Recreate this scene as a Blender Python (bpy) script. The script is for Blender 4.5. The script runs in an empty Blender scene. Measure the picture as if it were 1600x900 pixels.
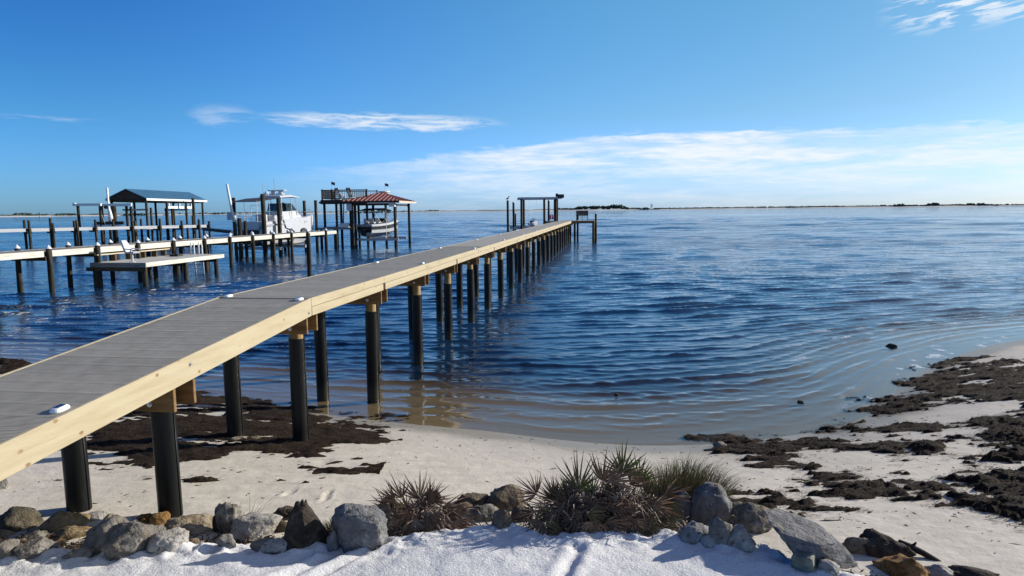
import bpy, bmesh, math, random
import numpy as np
from mathutils import Vector, Matrix, noise as mnoise
R_ = math.radians
rng = np.random.default_rng(7)
random.seed(7)
SC = bpy.context.scene
COL = SC.collection

# ------------------------------------------------------------------ camera, sky, sun, exposure
PITCH, ROLL, CAMH = R_(6.5), 0.0106, 4.2
SUN_AZ, SUN_EL = R_(66.0), R_(21.0)            # azimuth to the right of the view (+Y), elevation
cd = bpy.data.cameras.new('camera'); cd.lens = 24.0; cd.sensor_width = 36.0; cd.clip_start = 0.1; cd.clip_end = 20000
cam = bpy.data.objects.new('camera', cd); COL.objects.link(cam)
cam.matrix_world = Matrix.Translation((0, 0, CAMH)) @ Matrix.Rotation(R_(90) - PITCH, 4, 'X') @ Matrix.Rotation(-ROLL, 4, 'Z')
SC.camera = cam
SC.view_settings.view_transform = 'Standard'; SC.view_settings.look = 'None'
SC.view_settings.exposure = 0.4; SC.view_settings.gamma = 1.0
SC.cycles.max_bounces = 8; SC.cycles.transparent_max_bounces = 12
SC.cycles.caustics_reflective = False; SC.cycles.caustics_refractive = False

class NT:
    """small helper that writes node trees"""
    def __init__(s, tree): s.t = tree; s.n = tree.nodes; s.l = tree.links
    def new(s, typ, **kw):
        n = s.n.new(typ)
        for k, v in kw.items(): setattr(n, k, v)
        return n
    def put(s, sock, v):
        if isinstance(v, bpy.types.NodeSocket): s.l.new(v, sock)
        elif v is not None: sock.default_value = v
    def math(s, op, a, b=None, c=None, clamp=False):
        n = s.new('ShaderNodeMath', operation=op, use_clamp=clamp)
        for i, v in enumerate((a, b, c)):
            if v is not None: s.put(n.inputs[i], v)
        return n.outputs[0]
    def mrange(s, v, a, b, c=0.0, d=1.0, smooth=True):
        n = s.new('ShaderNodeMapRange'); n.interpolation_type = 'SMOOTHSTEP' if smooth else 'LINEAR'
        for i, q in enumerate((v, a, b, c, d)): s.put(n.inputs[i], q)
        return n.outputs[0]
    def noise(s, vec, scale, detail=4, rough=.55, dist=0.0):
        n = s.new('ShaderNodeTexNoise'); s.put(n.inputs['Vector'], vec)
        n.inputs['Scale'].default_value = scale; n.inputs['Detail'].default_value = detail
        n.inputs['Roughness'].default_value = rough; n.inputs['Distortion'].default_value = dist
        return n.outputs['Fac']
    def vmul(s, vec, xyz):
        n = s.new('ShaderNodeVectorMath', operation='MULTIPLY'); s.put(n.inputs[0], vec); n.inputs[1].default_value = xyz
        return n.outputs[0]
    def comb(s, x, y, z):
        n = s.new('ShaderNodeCombineXYZ')
        for i, v in enumerate((x, y, z)): s.put(n.inputs[i], v)
        return n.outputs[0]
    def mix(s, f, a, b, mode='MIX'):
        n = s.new('ShaderNodeMix', data_type='RGBA', blend_type=mode)
        s.put(n.inputs[0], f); s.put(n.inputs[6], a); s.put(n.inputs[7], b)
        return n.outputs[2]
    def ramp(s, f, stops):
        n = s.new('ShaderNodeValToRGB'); s.put(n.inputs[0], f); e = n.color_ramp.elements
        while len(e) > 1: e.remove(e[-1])
        e[0].position = stops[0][0]; e[0].color = c4(stops[0][1])
        for p, c in stops[1:]:
            q = e.new(p); q.color = c4(c)
        return n.outputs[0]
    def bump(s, h, dist, strength=1.0, normal=None):
        n = s.new('ShaderNodeBump'); s.put(n.inputs['Height'], h)
        n.inputs['Distance'].default_value = dist; n.inputs['Strength'].default_value = strength
        if normal is not None: s.put(n.inputs['Normal'], normal)
        return n.outputs[0]
def c4(c): return (c[0], c[1], c[2], 1.0)

# ---- sky: Nishita daylight with thin high cloud painted by direction (azimuth, elevation) into the sky itself
W = bpy.data.worlds.new('World'); SC.world = W; W.use_nodes = True
T = NT(W.node_tree); bgn = T.n['Background']
sk = T.new('ShaderNodeTexSky'); sk.sky_type = 'NISHITA'; sk.sun_disc = False
sk.sun_elevation = SUN_EL; sk.sun_rotation = SUN_AZ
sk.air_density = 1.0; sk.dust_density = 0.35; sk.ozone_density = 2.6; sk.altitude = 0
hs = T.new('ShaderNodeHueSaturation'); hs.inputs['Saturation'].default_value = 1.2; hs.inputs['Value'].default_value = 1.0
T.put(hs.inputs['Color'], sk.outputs[0])
tc = T.new('ShaderNodeTexCoord'); sep = T.new('ShaderNodeSeparateXYZ'); T.put(sep.inputs[0], tc.outputs['Generated'])
AZ = T.math('ARCTAN2', sep.outputs[0], sep.outputs[1]); EL = T.math('ARCSINE', sep.outputs[2])
P = T.comb(T.math('MULTIPLY', AZ, 1.0), T.math('MULTIPLY', EL, 1.0), 0.0)
nA = T.noise(T.vmul(P, (5.0, 42.0, 1.0)), 1.0, 6, .62, .4)       # long streaks
nB = T.noise(T.vmul(P, (13.0, 85.0, 1.0)), 1.0, 6, .65, .5)       # ragged cloudlets
nD = T.noise(T.vmul(P, (26.0, 170.0, 1.0)), 1.0, 5, .65, .5)
nC = T.noise(T.vmul(P, (2.2, 16.0, 1.0)), 1.0, 3, .5)
wob = T.math('MULTIPLY', T.math('SUBTRACT', nB, .5), .028)
ELw = T.math('ADD', EL, wob)
# big bank: its upper edge climbs to the right
edge = T.math('SUBTRACT', T.mrange(AZ, -.42, .12, .043, .107, False), T.mrange(AZ, .15, .64, 0.0, .0085))
below = T.math('SUBTRACT', edge, ELw)                             # >0 inside the bank
core = T.math('MULTIPLY', T.mrange(below, -.001, .006), T.mrange(below, .02, .085, 1.0, .55))
veil = T.math('MULTIPLY', T.mrange(below, .0, .008), .62)
str1 = T.mrange(nA, .36, .60, .30, 1.0)
lowfade = T.mrange(EL, .0, .035, .45, 1.0)
right = T.mrange(AZ, -.38, .1, 0.0, 1.0)
bank = T.math('MULTIPLY', T.math('MULTIPLY', T.math('MAXIMUM', T.math('MULTIPLY', core, str1), T.math('MULTIPLY', veil, str1)), lowfade), right)
# a second low streak near the horizon
low = T.math('MULTIPLY', T.math('MULTIPLY', T.mrange(EL, .012, .03), T.mrange(EL, .036, .052, 1.0, 0.0)), T.math('MULTIPLY', T.mrange(AZ, -.3, .05), T.mrange(nA, .35, .6, .1, .5)))
# detached wisp left of centre
def blob(az0, waz, el0, wel, slope=0.0):
    a = T.math('DIVIDE', T.math('SUBTRACT', AZ, az0), waz)
    e = T.math('DIVIDE', T.math('SUBTRACT', ELw, T.math('MULTIPLY_ADD', T.math('SUBTRACT', AZ, az0), slope, el0)), wel)
    d = T.math('ADD', T.math('MULTIPLY', a, a), T.math('MULTIPLY', e, e))
    return T.mrange(d, 1.0, .15)
wis = T.math('MULTIPLY', T.math('MAXIMUM', blob(-.185, .19, .126, .0135, -.01), T.math('MULTIPLY', blob(-.39, .05, .128, .017), .32)), T.mrange(nB, .34, .58, .0, .8))
wl = T.math('MULTIPLY', blob(-.60, .09, .114, .006), T.mrange(nB, .42, .7, 0.0, .35))
cir = T.math('MULTIPLY', T.math('MULTIPLY', T.mrange(AZ, .47, .55), T.mrange(EL, .198, .226)), T.mrange(T.noise(T.vmul(T.comb(AZ, T.math('MULTIPLY_ADD', AZ, -.12, EL), 0.0), (24.0, 135.0, 1.0)), 1.0, 4, .5, .3), .47, .60, 0.0, .9))
cir2 = T.math('MULTIPLY', blob(.42, .04, .276, .010), T.mrange(nB, .45, .62, 0.0, .7))
cl = T.math('MAXIMUM', T.math('MAXIMUM', bank, low), T.math('MAXIMUM', T.math('MAXIMUM', wis, wl), T.math('MAXIMUM', cir, cir2)))
ccol = T.mix(nC, (7.6, 8.0, 8.4, 1), (8.8, 8.9, 9.0, 1))
# white balance of a clear winter sky: deeper blue away from the sun, pale cyan instead of yellow at the horizon
fs = T.math('MULTIPLY_ADD', T.math('COSINE', T.math('SUBTRACT', AZ, SUN_AZ)), .5, .5)
wbL = T.ramp(EL, [(0.0, (.38, .80, 1.85)), (.13, (.35, .81, 1.30)), (.28, (.27, .72, 1.25)), (.75, (.12, .42, .95))])
wbR = T.ramp(EL, [(0.0, (.52, .80, 1.75)), (.13, (.64, .81, .98)), (.28, (.75, .99, .98)), (.75, (.23, .50, .84))])
bal = T.mix(1.0, hs.outputs[0], T.mix(T.mrange(fs, .36, .80), wbL, wbR), 'MULTIPLY')
midf = T.math('MULTIPLY', T.mrange(fs, .40, .60), T.mrange(fs, .70, .95, 1.0, 0.0))
bal = T.mix(midf, bal, T.mix(1.0, bal, (1.06, 1.20, 1.30, 1), 'MULTIPLY'))
cl = T.math('MULTIPLY', cl, T.mrange(nD, .30, .62, .62, 1.0))
skyc = T.mix(T.math('MULTIPLY', cl, .92, clamp=True), bal, ccol)
T.put(bgn.inputs[0], skyc); bgn.inputs[1].default_value = 0.087

sl = bpy.data.lights.new('sun', 'SUN'); sl.energy = 5.0; sl.angle = R_(.55); sl.color = (1.0, .95, .87)
sun = bpy.data.objects.new('sun', sl); COL.objects.link(sun)
sdir = Vector((math.sin(SUN_AZ) * math.cos(SUN_EL), math.cos(SUN_AZ) * math.cos(SUN_EL), math.sin(SUN_EL)))
sun.rotation_euler = sdir.to_track_quat('Z', 'Y').to_euler(); sun.location = sdir * 60

# ------------------------------------------------------------------ helpers
def link(o): COL.objects.link(o); return o
def tag(o, label=None, cat=None, group=None, kind=None):
    if label: o['label'] = label
    if cat: o['category'] = cat
    if group: o['group'] = group
    if kind: o['kind'] = kind
    return o
def thing(name, label, cat, loc=(0, 0, 0), rotz=0.0, group=None):
    o = link(bpy.data.objects.new(name, None)); o.empty_display_size = .2
    o.location = loc; o.rotation_euler = (0, 0, rotz)
    return tag(o, label, cat, group)
def meshobj(name, verts, faces, m, parent=None, smooth=False, flat_np=False):
    me = bpy.data.meshes.new(name)
    if flat_np:
        v = np.asarray(verts, np.float32); f = np.asarray(faces, np.int32); k = f.shape[1]
        me.vertices.add(len(v)); me.vertices.foreach_set('co', v.ravel())
        me.loops.add(f.size); me.loops.foreach_set('vertex_index', f.ravel())
        me.polygons.add(len(f)); me.polygons.foreach_set('loop_start', np.arange(0, f.size, k, dtype=np.int32))
        me.polygons.foreach_set('loop_total', np.full(len(f), k, np.int32)); me.update(calc_edges=True)
    else:
        me.from_pydata(verts, [], faces); me.update()
    if smooth: me.polygons.foreach_set('use_smooth', np.ones(len(me.polygons), bool))
    if m: me.materials.append(m)
    o = link(bpy.data.objects.new(name, me)); o.parent = parent
    return o
def share(o, name=None, parent=None, loc=None, rot=None, scale=None):
    c = bpy.data.objects.new(name or o.name.split('.')[0], o.data); link(c); c.parent = parent if parent is not None else o.parent
    if loc is not None: c.location = loc
    if rot is not None: c.rotation_euler = rot
    if scale is not None: c.scale = scale
    return c
class MB:
    """collects boxes, bars, tubes; build() links ONE mesh object"""
    def __init__(s): s.v = []; s.f = []
    def add(s, vs, fs):
        b = len(s.v); s.v += [tuple(q) for q in vs]; s.f += [tuple(i + b for i in q) for q in fs]; return s
    def box(s, a, b, ch=0.0):
        x0, x1 = sorted((a[0], b[0])); y0, y1 = sorted((a[1], b[1])); z0, z1 = sorted((a[2], b[2]))
        if ch <= 0:
            return s.add([(x0,y0,z0),(x1,y0,z0),(x1,y1,z0),(x0,y1,z0),(x0,y0,z1),(x1,y0,z1),(x1,y1,z1),(x0,y1,z1)],
                         [(3,2,1,0),(4,5,6,7),(0,1,5,4),(1,2,6,5),(2,3,7,6),(3,0,4,7)])
        c = ch; vs = []; fs = []
        idx = {}
        for i, X in enumerate((x0, x1)):
            for j, Y in enumerate((y0, y1)):
                for k, Z in enumerate((z0, z1)):
                    sx, sy, sz = (c if i == 0 else -c), (c if j == 0 else -c), (c if k == 0 else -c)
                    idx[i,j,k,'x'] = len(vs); vs.append((X, Y + sy, Z + sz))
                    idx[i,j,k,'y'] = len(vs); vs.append((X + sx, Y, Z + sz))
                    idx[i,j,k,'z'] = len(vs); vs.append((X + sx, Y + sy, Z))
        I = lambda i, j, k, a: idx[i, j, k, a]
        for i in (0, 1):
            q = [I(i,0,0,'x'), I(i,1,0,'x'), I(i,1,1,'x'), I(i,0,1,'x')]; fs.append(q if i else q[::-1])
            q = [I(0,i,0,'y'), I(1,i,0,'y'), I(1,i,1,'y'), I(0,i,1,'y')]; fs.append(q[::-1] if i else q)
            q = [I(0,0,i,'z'), I(1,0,i,'z'), I(1,1,i,'z'), I(0,1,i,'z')]; fs.append(q if i else q[::-1])
        for i in (0, 1):
            for j in (0, 1):
                fs.append([I(i,j,0,'x'), I(i,j,0,'y'), I(i,j,1,'y'), I(i,j,1,'x')])
                fs.append([I(i,0,j,'x'), I(i,0,j,'z'), I(i,1,j,'z'), I(i,1,j,'x')])
                fs.append([I(0,i,j,'y'), I(0,i,j,'z'), I(1,i,j,'z'), I(1,i,j,'y')])
                for k in (0, 1): fs.append([I(i,j,k,'x'), I(i,j,k,'y'), I(i,j,k,'z')])
        return s.add(vs, fs)
    def bar(s, p, q, w, h, up=(0, 0, 1)):
        p, q = Vector(p), Vector(q); d = (q - p).normalized(); u = Vector(up)
        sd = d.cross(u)
        if sd.length < 1e-4: sd = d.cross(Vector((1, 0, 0)))
        sd.normalize(); u = sd.cross(d)
        vs = [e + sd * (w / 2 * a) + u * (h / 2 * b) for e in (p, q) for a, b in ((-1,-1),(1,-1),(1,1),(-1,1))]
        return s.add(vs, [(0,1,2,3),(7,6,5,4),(0,4,5,1),(1,5,6,2),(2,6,7,3),(3,7,4,0)])
    def tube(s, pts, r, n=8, caps=True):
        pts = [Vector(p) for p in pts]; rs = r if isinstance(r, (list, tuple)) else [r] * len(pts)
        vs = []; fs = []; prev = None
        for i, p in enumerate(pts):
            d = (pts[min(i+1, len(pts)-1)] - pts[max(i-1, 0)]).normalized()
            if prev is None:
                a = d.cross(Vector((0, 0, 1)))
                if a.length < .1: a = Vector((1, 0, 0))
            else: a = prev - d * prev.dot(d)
            a.normalize(); prev = a; b = d.cross(a)
            vs += [p + (a * math.cos(2*math.pi*k/n) + b * math.sin(2*math.pi*k/n)) * rs[i] for k in range(n)]
        for i in range(len(pts) - 1):
            for k in range(n): fs.append((i*n+k, (i+1)*n+k, (i+1)*n+(k+1)%n, i*n+(k+1)%n))
        if caps: fs.append(tuple(range(n))); fs.append(tuple(range((len(pts)-1)*n, len(pts)*n))[::-1])
        return s.add(vs, [tuple(reversed(f)) for f in fs])
    def loft(s, rings, closed=True, caps=True):
        n = len(rings[0]); vs = [p for r in rings for p in r]; fs = []
        for i in range(len(rings) - 1):
            for k in range(n if closed else n - 1): fs.append((i*n+k, i*n+(k+1)%n, (i+1)*n+(k+1)%n, (i+1)*n+k))
        if caps: fs.append(tuple(range(n))[::-1]); fs.append(tuple(range((len(rings)-1)*n, len(rings)*n)))
        return s.add(vs, fs)
    def build(s, name, m, parent=None, smooth=False):
        o = meshobj(name, s.v, s.f, m, parent, smooth)
        return o
def fixn(o):
    bm = bmesh.new(); bm.from_mesh(o.data); bmesh.ops.recalc_face_normals(bm, faces=bm.faces); bm.to_mesh(o.data); bm.free(); return o

# ---- numpy value noise
_tab = np.random.default_rng(3).random((256, 256))
def vn(x, y, seed=0):
    x = np.asarray(x, float) + seed * 17.31; y = np.asarray(y, float) + seed * 9.77
    xi = np.floor(x).astype(int); yi = np.floor(y).astype(int); fx = x - xi; fy = y - yi
    fx = fx*fx*(3-2*fx); fy = fy*fy*(3-2*fy)
    a = _tab[xi & 255, yi & 255]; b = _tab[(xi+1) & 255, yi & 255]; c = _tab[xi & 255, (yi+1) & 255]; d = _tab[(xi+1) & 255, (yi+1) & 255]
    return (a*(1-fx)+b*fx)*(1-fy) + (c*(1-fx)+d*fx)*fy - .5
def fbm(x, y, oct=4, seed=0, gain=.5):
    t = 0; a = 1.0; f = 1.0
    for i in range(oct): t = t + a * vn(x*f, y*f, seed+i*3); a *= gain; f *= 2.03
    return t
def sstep(a, b, t):
    t = np.clip((t-a)/(b-a), 0, 1); return t*t*(3-2*t)

# ------------------------------------------------------------------ materials (procedural)
MATS = {}
def mat(name, cols, rough=.8, scale=4.0, stretch=(1, 1, 1), bump=0.0, bscale=None, spec=.3, metal=0.0, detail=5, coord='Object', rnd=0.0, extra=None, thr=(.3, .7)):
    if name in MATS: return MATS[name]
    m = bpy.data.materials.new(name); m.use_nodes = True; t = NT(m.node_tree); b = t.n['Principled BSDF']
    co = t.new('ShaderNodeTexCoord').outputs[coord] if coord != 'World' else t.new('ShaderNodeNewGeometry').outputs['Position']
    v = t.vmul(co, stretch)
    if rnd:
        oi = t.new('ShaderNodeObjectInfo'); va = t.new('ShaderNodeVectorMath', operation='ADD'); t.put(va.inputs[0], v)
        t.put(va.inputs[1], t.comb(t.math('MULTIPLY', oi.outputs['Random'], 37.0), t.math('MULTIPLY', oi.outputs['Random'], 91.0), 0.0)); v = va.outputs[0]
    f = t.noise(v, scale, detail, .6)
    n = len(cols); stops = [(thr[0] + (thr[1]-thr[0])*i/max(n-1, 1), c) for i, c in enumerate(cols)]
    col = t.ramp(f, stops)
    if rnd:
        col = t.mix(1.0, col, t.ramp(oi.outputs['Random'], [(0, (1-rnd,)*3), (1, (1+rnd*.6,)*3)]), 'MULTIPLY')
    if extra: col = extra(t, v, co, col)
    t.put(b.inputs['Base Color'], col); b.inputs['Roughness'].default_value = rough
    b.inputs['Specular IOR Level'].default_value = spec; b.inputs['Metallic'].default_value = metal
    if bump:
        t.put(b.inputs['Normal'], t.bump(t.noise(v, bscale or scale*3, 5, .65), bump))
    MATS[name] = m; return m
def plain(name, col, rough=.5, spec=.4, metal=0.0):
    d = [max(0, c*.9) for c in col]; return mat(name, [d, col, [min(1, c*1.07) for c in col]], rough, 3.0, spec=spec, metal=metal)

def grain(t, v, co, col):
    w = t.new('ShaderNodeTexWave'); w.wave_type = 'BANDS'; w.bands_direction = 'Z'
    t.put(w.inputs['Vector'], t.vmul(co, (.25, 3.0, 9.0))); w.inputs['Scale'].default_value = 2.6
    w.inputs['Distortion'].default_value = 7.0; w.inputs['Detail'].default_value = 2.0; w.inputs['Detail Scale'].default_value = .6
    col = t.mix(t.math('MULTIPLY', w.outputs['Fac'], .5), col, (.36, .27, .14, 1))
    vo = t.new('ShaderNodeTexVoronoi'); vo.feature = 'F1'
    vo.voronoi_dimensions = '2D'; sp = t.new('ShaderNodeSeparateXYZ'); t.put(sp.inputs[0], co)
    t.put(vo.inputs['Vector'], t.comb(t.math('ADD', sp.outputs[0], t.math('MULTIPLY', sp.outputs[1], 3.7)), t.math('MULTIPLY', sp.outputs[2], 1.6), 0.0)); vo.inputs['Scale'].default_value = 2.1
    k = t.mrange(vo.outputs['Distance'], .085, .03, 0.0, .85); k = t.math('MULTIPLY', k, t.mrange(t.noise(co, 1.7, 2), .42, .55))
    return t.mix(k, col, (.20, .10, .035, 1))
M_NEW = mat('new_timber', [(.37, .31, .20), (.43, .37, .25), (.47, .415, .29)], .65, 2.2, (.5, 2, 5), .003, 18, .25, extra=grain)
M_TREAT = mat('treated_timber', [(.13, .07, .026), (.20, .115, .045), (.27, .165, .07)], .75, 3.0, (3, .7, 4), .003, 16, .2)
M_PILEWOOD = mat('pile_wood', [(.24, .15, .06), (.36, .25, .11)], .8, 3.0, (4, 4, .6), .004, 12, .2)
def sleeve_seam(t, v, co, col):
    z = t.new('ShaderNodeSeparateXYZ'); t.put(z.inputs[0], t.new('ShaderNodeNewGeometry').outputs['Position'])
    g = t.mrange(z.outputs[2], .1, .5, 1.0, 0.0)
    sc = t.mrange(t.noise(t.vmul(co, (9, 9, .8)), 2.0, 5, .7), .56, .75, 0.0, .55)
    col = t.mix(sc, col, (.035, .034, .03, 1)); return t.mix(t.math('MULTIPLY', g, .75), col, (.05, .043, .03, 1))
M_SLEEVE = mat('black_plastic_sleeve', [(.004, .0045, .0045), (.007, .0075, .0075), (.011, .011, .0105)], .38, 2.0, (3, 3, .5), .002, 4, .2, extra=sleeve_seam)
M_PANEL = mat('grey_composite_panel', [(.33, .295, .23), (.375, .34, .27), (.42, .385, .31)], .62, 5.0, (1, 1, 1), .0008, 90, .3, rnd=.09)
M_OLDW = mat('weathered_white_timber', [(.46, .42, .35), (.60, .57, .49), (.70, .67, .60)], .8, 2.0, (.5, 3, 6), .004, 14, .2)
M_OLDW_LIT = mat('sunlit_weathered_timber', [(.66, .65, .61), (.80, .79, .75), (.88, .87, .84)], .8, 2.0, (.5, 3, 6), .004, 14, .2)  # whiter copy of the weathered timber, with sunlight put into the colour
M_OLDD = mat('grey_weathered_boards', [(.17, .15, .125), (.26, .235, .20), (.33, .30, .26)], .85, 3.0, (4, .6, 4), .003, 16, .2)
M_OLDP = mat('dark_creosote_pile', [(.014, .012, .009), (.032, .027, .018), (.085, .072, .045)], .85, 1.6, (3, 3, .5), .012, 7, .2)
M_OLDB = mat('dark_stringer_timber', [(.05, .037, .022), (.10, .075, .045)], .85, 3.0, (1, 1, 3), .003, 12, .2)
M_WHITE = plain('white_gelcoat', (.50, .51, .525), .3, .4)
M_WPLAS = plain('white_plastic', (.76, .76, .74), .4)
M_GREYP = plain('grey_plastic', (.30, .32, .35), .45)
M_ALU = mat('brushed_aluminium', [(.55, .56, .57), (.68, .69, .70)], .35, 6.0, metal=.9)
M_STEEL = mat('galvanised_beam', [(.33, .34, .35), (.46, .47, .48)], .5, 5.0, metal=.4)
M_DARK = plain('black_rubber', (.015, .015, .016), .5)
M_NAVY = plain('dark_canvas', (.03, .035, .055), .8)
M_DBLUE = plain('near_black_hull_paint', (.012, .014, .02), .25, .5)
M_SEAT = plain('boat_seat_vinyl', (.5, .49, .47), .6)
M_SCREEN = plain('dark_tinted_screen', (.02, .035, .04), .12, .6)
def seamroof(t, v, co, col): return col
M_BROOF = mat('blue_metal_roof', [(.045, .125, .20), (.06, .155, .245)], .5, 1.2, spec=.4)
M_RROOF = mat('rust_red_metal_roof', [(.15, .048, .034), (.21, .07, .05)], .6, 1.5, spec=.35)
M_RRIB = mat('pale_red_roof_rib', [(.30, .13, .095), (.38, .17, .125)], .5, 2.0)
M_BROWN = mat('dark_brown_timber', [(.028, .018, .013), (.055, .036, .026)], .8, 3.0, bump=.003)
M_TRIM = plain('white_trim', (.72, .72, .70), .6)
M_GREYBOX = plain('pale_grey_metal', (.45, .47, .5), .5)
M_SOLAR = plain('dark_blue_solar_cell', (.02, .035, .09), .15, .6)
M_CONC = mat('pale_concrete', [(.10, .10, .075), (.22, .22, .17), (.31, .31, .25)], .9, 7.0, bump=.012, bscale=25)
M_LOG = mat('dark_driftwood', [(.015, .012, .01), (.05, .038, .028)], .9, 6.0, (1, 4, 4), .01, 14)
M_PINK = plain('pink_fabric', (.55, .12, .22), .8)
M_BIRD = mat('brown_plumage', [(.05, .04, .035), (.11, .09, .075)], .9, 14.0)
M_GREEN = plain('green_paint', (.03, .16, .07), .6)
M_FLAG = plain('dark_flag_cloth', (.10, .04, .06), .8)
M_TUB = mat('beige_wicker', [(.36, .29, .21), (.52, .44, .34)], .8, 30.0)
# ------------------------------------------------------------------ terrain
SX=np.array([-400,-120,-60,-30,-14.5,-7.5,-5.4,-3.3,-2.1,-.5,1.1,2.25,3.4,4.25,6.07,7.5,8.7,10.95,13.7,16,30,60,120,400.])
SY=np.array([60,45,32,23,19,15.6,14.6,13.6,13.2,12.7,12.05,11.78,11.8,11.95,12.6,13.7,15.2,17.6,19.8,21.1,26,33,45,60.])
_xs=np.linspace(-400,400,16001); _y=np.interp(_xs,SX,SY); _k=np.exp(-np.linspace(-2.5,2.5,51)**2); _k/=_k.sum()
_ys=np.convolve(np.pad(_y,25,mode='edge'),_k,mode='valid'); _c=1/np.sqrt(1+np.gradient(_ys,_xs)**2)
_c=np.convolve(np.pad(_c,25,mode='edge'),_k,mode='valid')
BX=np.array([-400,-8,-5,-3.2,-2.2,-1.3,-.7,-.1,.3,1,1.6,2,2.5,2.7,3.05,4,6,10,400.])
BY=np.array([6.7,6.6,6.35,6.5,6.5,6.6,6.72,6.9,6.6,6.7,6.7,6.5,6.35,6.07,5.8,5.3,4.4,3,2.])
def inland(x,y): return (np.interp(x,_xs,_ys)-y)*np.interp(x,_xs,_c)
def bankw(x,y):
    t=np.clip((np.interp(x,BX,BY)+.2-y+.22)/.45,0,1); return t*t*(3-2*t)
def height(x,y):
    s=inland(x,y)
    up=.92*(1-np.exp(-np.maximum(s,0)/5.6))
    dn=np.where(s>-3,.045*s,np.where(s>-20,-.135+.15*(s+3),-2.685+.02*(s+20))); dn=np.maximum(dn,-4.)
    h=np.where(s>0,up,dn); b=bankw(x,y)
    return h+b*(np.maximum(.9,h)-h)
WRACK = {
 'left': [(-15.43, 20.2), (-14.51, 19.98), (-13.18, 18.61), (-11.77, 15.92), (-11.57, 15.05)] ,
 'leftmain': [(-7.17, 10.69), (-7.71, 11.88), (-7.74, 12.91), (-7.89, 14.61), (-7.47, 15.51), (-6.48, 15.27), (-5.44, 14.83), (-4.56, 14.27), (-3.48, 13.78), (-3.04, 13.02), (-2.5, 11.6), (-2.63, 11.17), (-3.1, 11.14), (-2.93, 10.7), (-3.04, 10.33), (-3.61, 10.24), (-3.86, 10.32), (-4.1, 10.63), (-4.33, 10.43), (-4.57, 9.94), (-4.94, 9.92), (-5.29, 9.65), (-6.09, 10.07)] ,
 'shore': [(3.88, 11.88), (4.66, 12.1), (4.92, 11.74), (5.52, 11.7), (5.47, 11.12), (4.76, 10.73), (4.77, 9.86), (4.98, 9.51), (4.6, 9.11), (4.12, 9.44), (3.94, 10.2), (3.76, 10.53), (3.77, 11.2)] ,
 'low': [(2.98, 8.43), (3.37, 9.05), (3.96, 9.52), (4.36, 9.58), (4.79, 9.32), (5.5, 9.46), (5.82, 9.23), (5.95, 8.87), (5.55, 8.51), (5.26, 8.73), (4.78, 8.62), (4.16, 8.38), (3.69, 8.45), (3.27, 8.42)] ,
 'big': [(6.39, 9.7), (7.15, 10.26), (8.44, 10.92), (8.93, 10.75), (6.3, 7.47), (6.06, 7.85), (5.67, 8.06), (5.42, 8.18), (5.77, 8.75)] ,
 'mid': [(8.3, 11.89), (8.96, 12.24), (9.6, 12.16), (8.6, 10.86), (8.14, 11.09), (8.1, 11.43)] ,
 'up': [(9.18, 15.46), (10.82, 17.43), (11.92, 18.37), (12.57, 17.8), (12.67, 16.17), (10.16, 12.57), (10.08, 13.46), (9.63, 14.35), (8.99, 14.2)] ,
 'edge': [(7.46, 13.51), (8.2, 14.48), (8.98, 14.99), (8.89, 14.26), (8.15, 13.47), (7.53, 13.16)] ,
 'trail': [(3.9, 11.9), (5.5, 12.4), (7.4, 13.5), (8.8, 15.1), (9.6, 14.6), (8.6, 12.8), (7.4, 11.2), (6.2, 10.2), (4.8, 10.4)],
 's1': [(6.53, 10.81), (6.8, 11.0), (6.94, 10.85), (6.79, 10.56), (6.48, 10.47)] ,
 's2': [(5.89, 10.18), (6.17, 10.29), (6.0, 10.03), (5.8, 9.98)] ,
 's3': [(5.88, 12.52), (6.25, 12.62), (6.81, 12.87), (6.31, 12.36), (5.86, 12.16)] ,
}

def surf(x, y):
    """sand surface with its lumps, ruts and footprints"""
    x = np.asarray(x, float); y = np.asarray(y, float)
    b = bankw(x, y); h = height(x, y); yb = np.interp(x, BX, BY) + .2
    e = np.exp(-((y - yb + .18) / .30) ** 2)                                  # crumbled lip of the bank
    big = fbm(x*1.3, y*1.6, 3, 1)
    lump = np.abs(fbm(x*3.2, y*3.6, 4, 5)); crumb = fbm(x*9, y*9, 3, 9)
    near = (y < 12) & (np.abs(x) < 20)
    d = b * (.035*big + .008*crumb) + b * (.02 + e) * (.15*(.25 - lump)) + b*e*.035*crumb + b*.004*fbm(x*22, y*22, 2, 17)
    # two narrow ruts dragged over the bank
    for (x0, y0, x1, y1, w, dp) in ((-2.35, 5.6, -1.55, 6.55, .05, .035), (-2.05, 5.6, -1.35, 6.5, .04, .03), (.35, 5.6, .62, 6.35, .06, .03)):
        t = np.clip(((x-x0)*(x1-x0)+(y-y0)*(y1-y0))/((x1-x0)**2+(y1-y0)**2), 0, 1)
        q = np.hypot(x-x0-t*(x1-x0), y-y0-t*(y1-y0)) / w
        d = d - b*dp*(np.exp(-q*q) - .5*np.exp(-(q-1.9)**2))
    wet = sstep(-.05, .25, h)
    d = d + (1-b) * wet * (.02*fbm(x*.9, y*1.5, 3, 12) + .006*fbm(x*5, y*6, 3, 14))
    d = d + (1-b) * .012 * np.sin((y + .3*vn(x, y, 3))*7.5 + 2.0*vn(x*.5, y*.5, 8)) * sstep(.06, -.25, h) * sstep(-1.2, -.3, h)
    for (fx, fy, fa) in ((-2.98, 8.70, -.5), (-2.47, 8.68, -.2), (-2.45, 8.50, -.2)):
        u = (x-fx)*math.cos(fa)+(y-fy)*math.sin(fa); v = -(x-fx)*math.sin(fa)+(y-fy)*math.cos(fa)
        q = (u/.05)**2 + (v/.11)**2
        d = d - .022*np.exp(-q**2) + .006*np.exp(-(q-1.8)**2)
    return h + d
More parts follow.
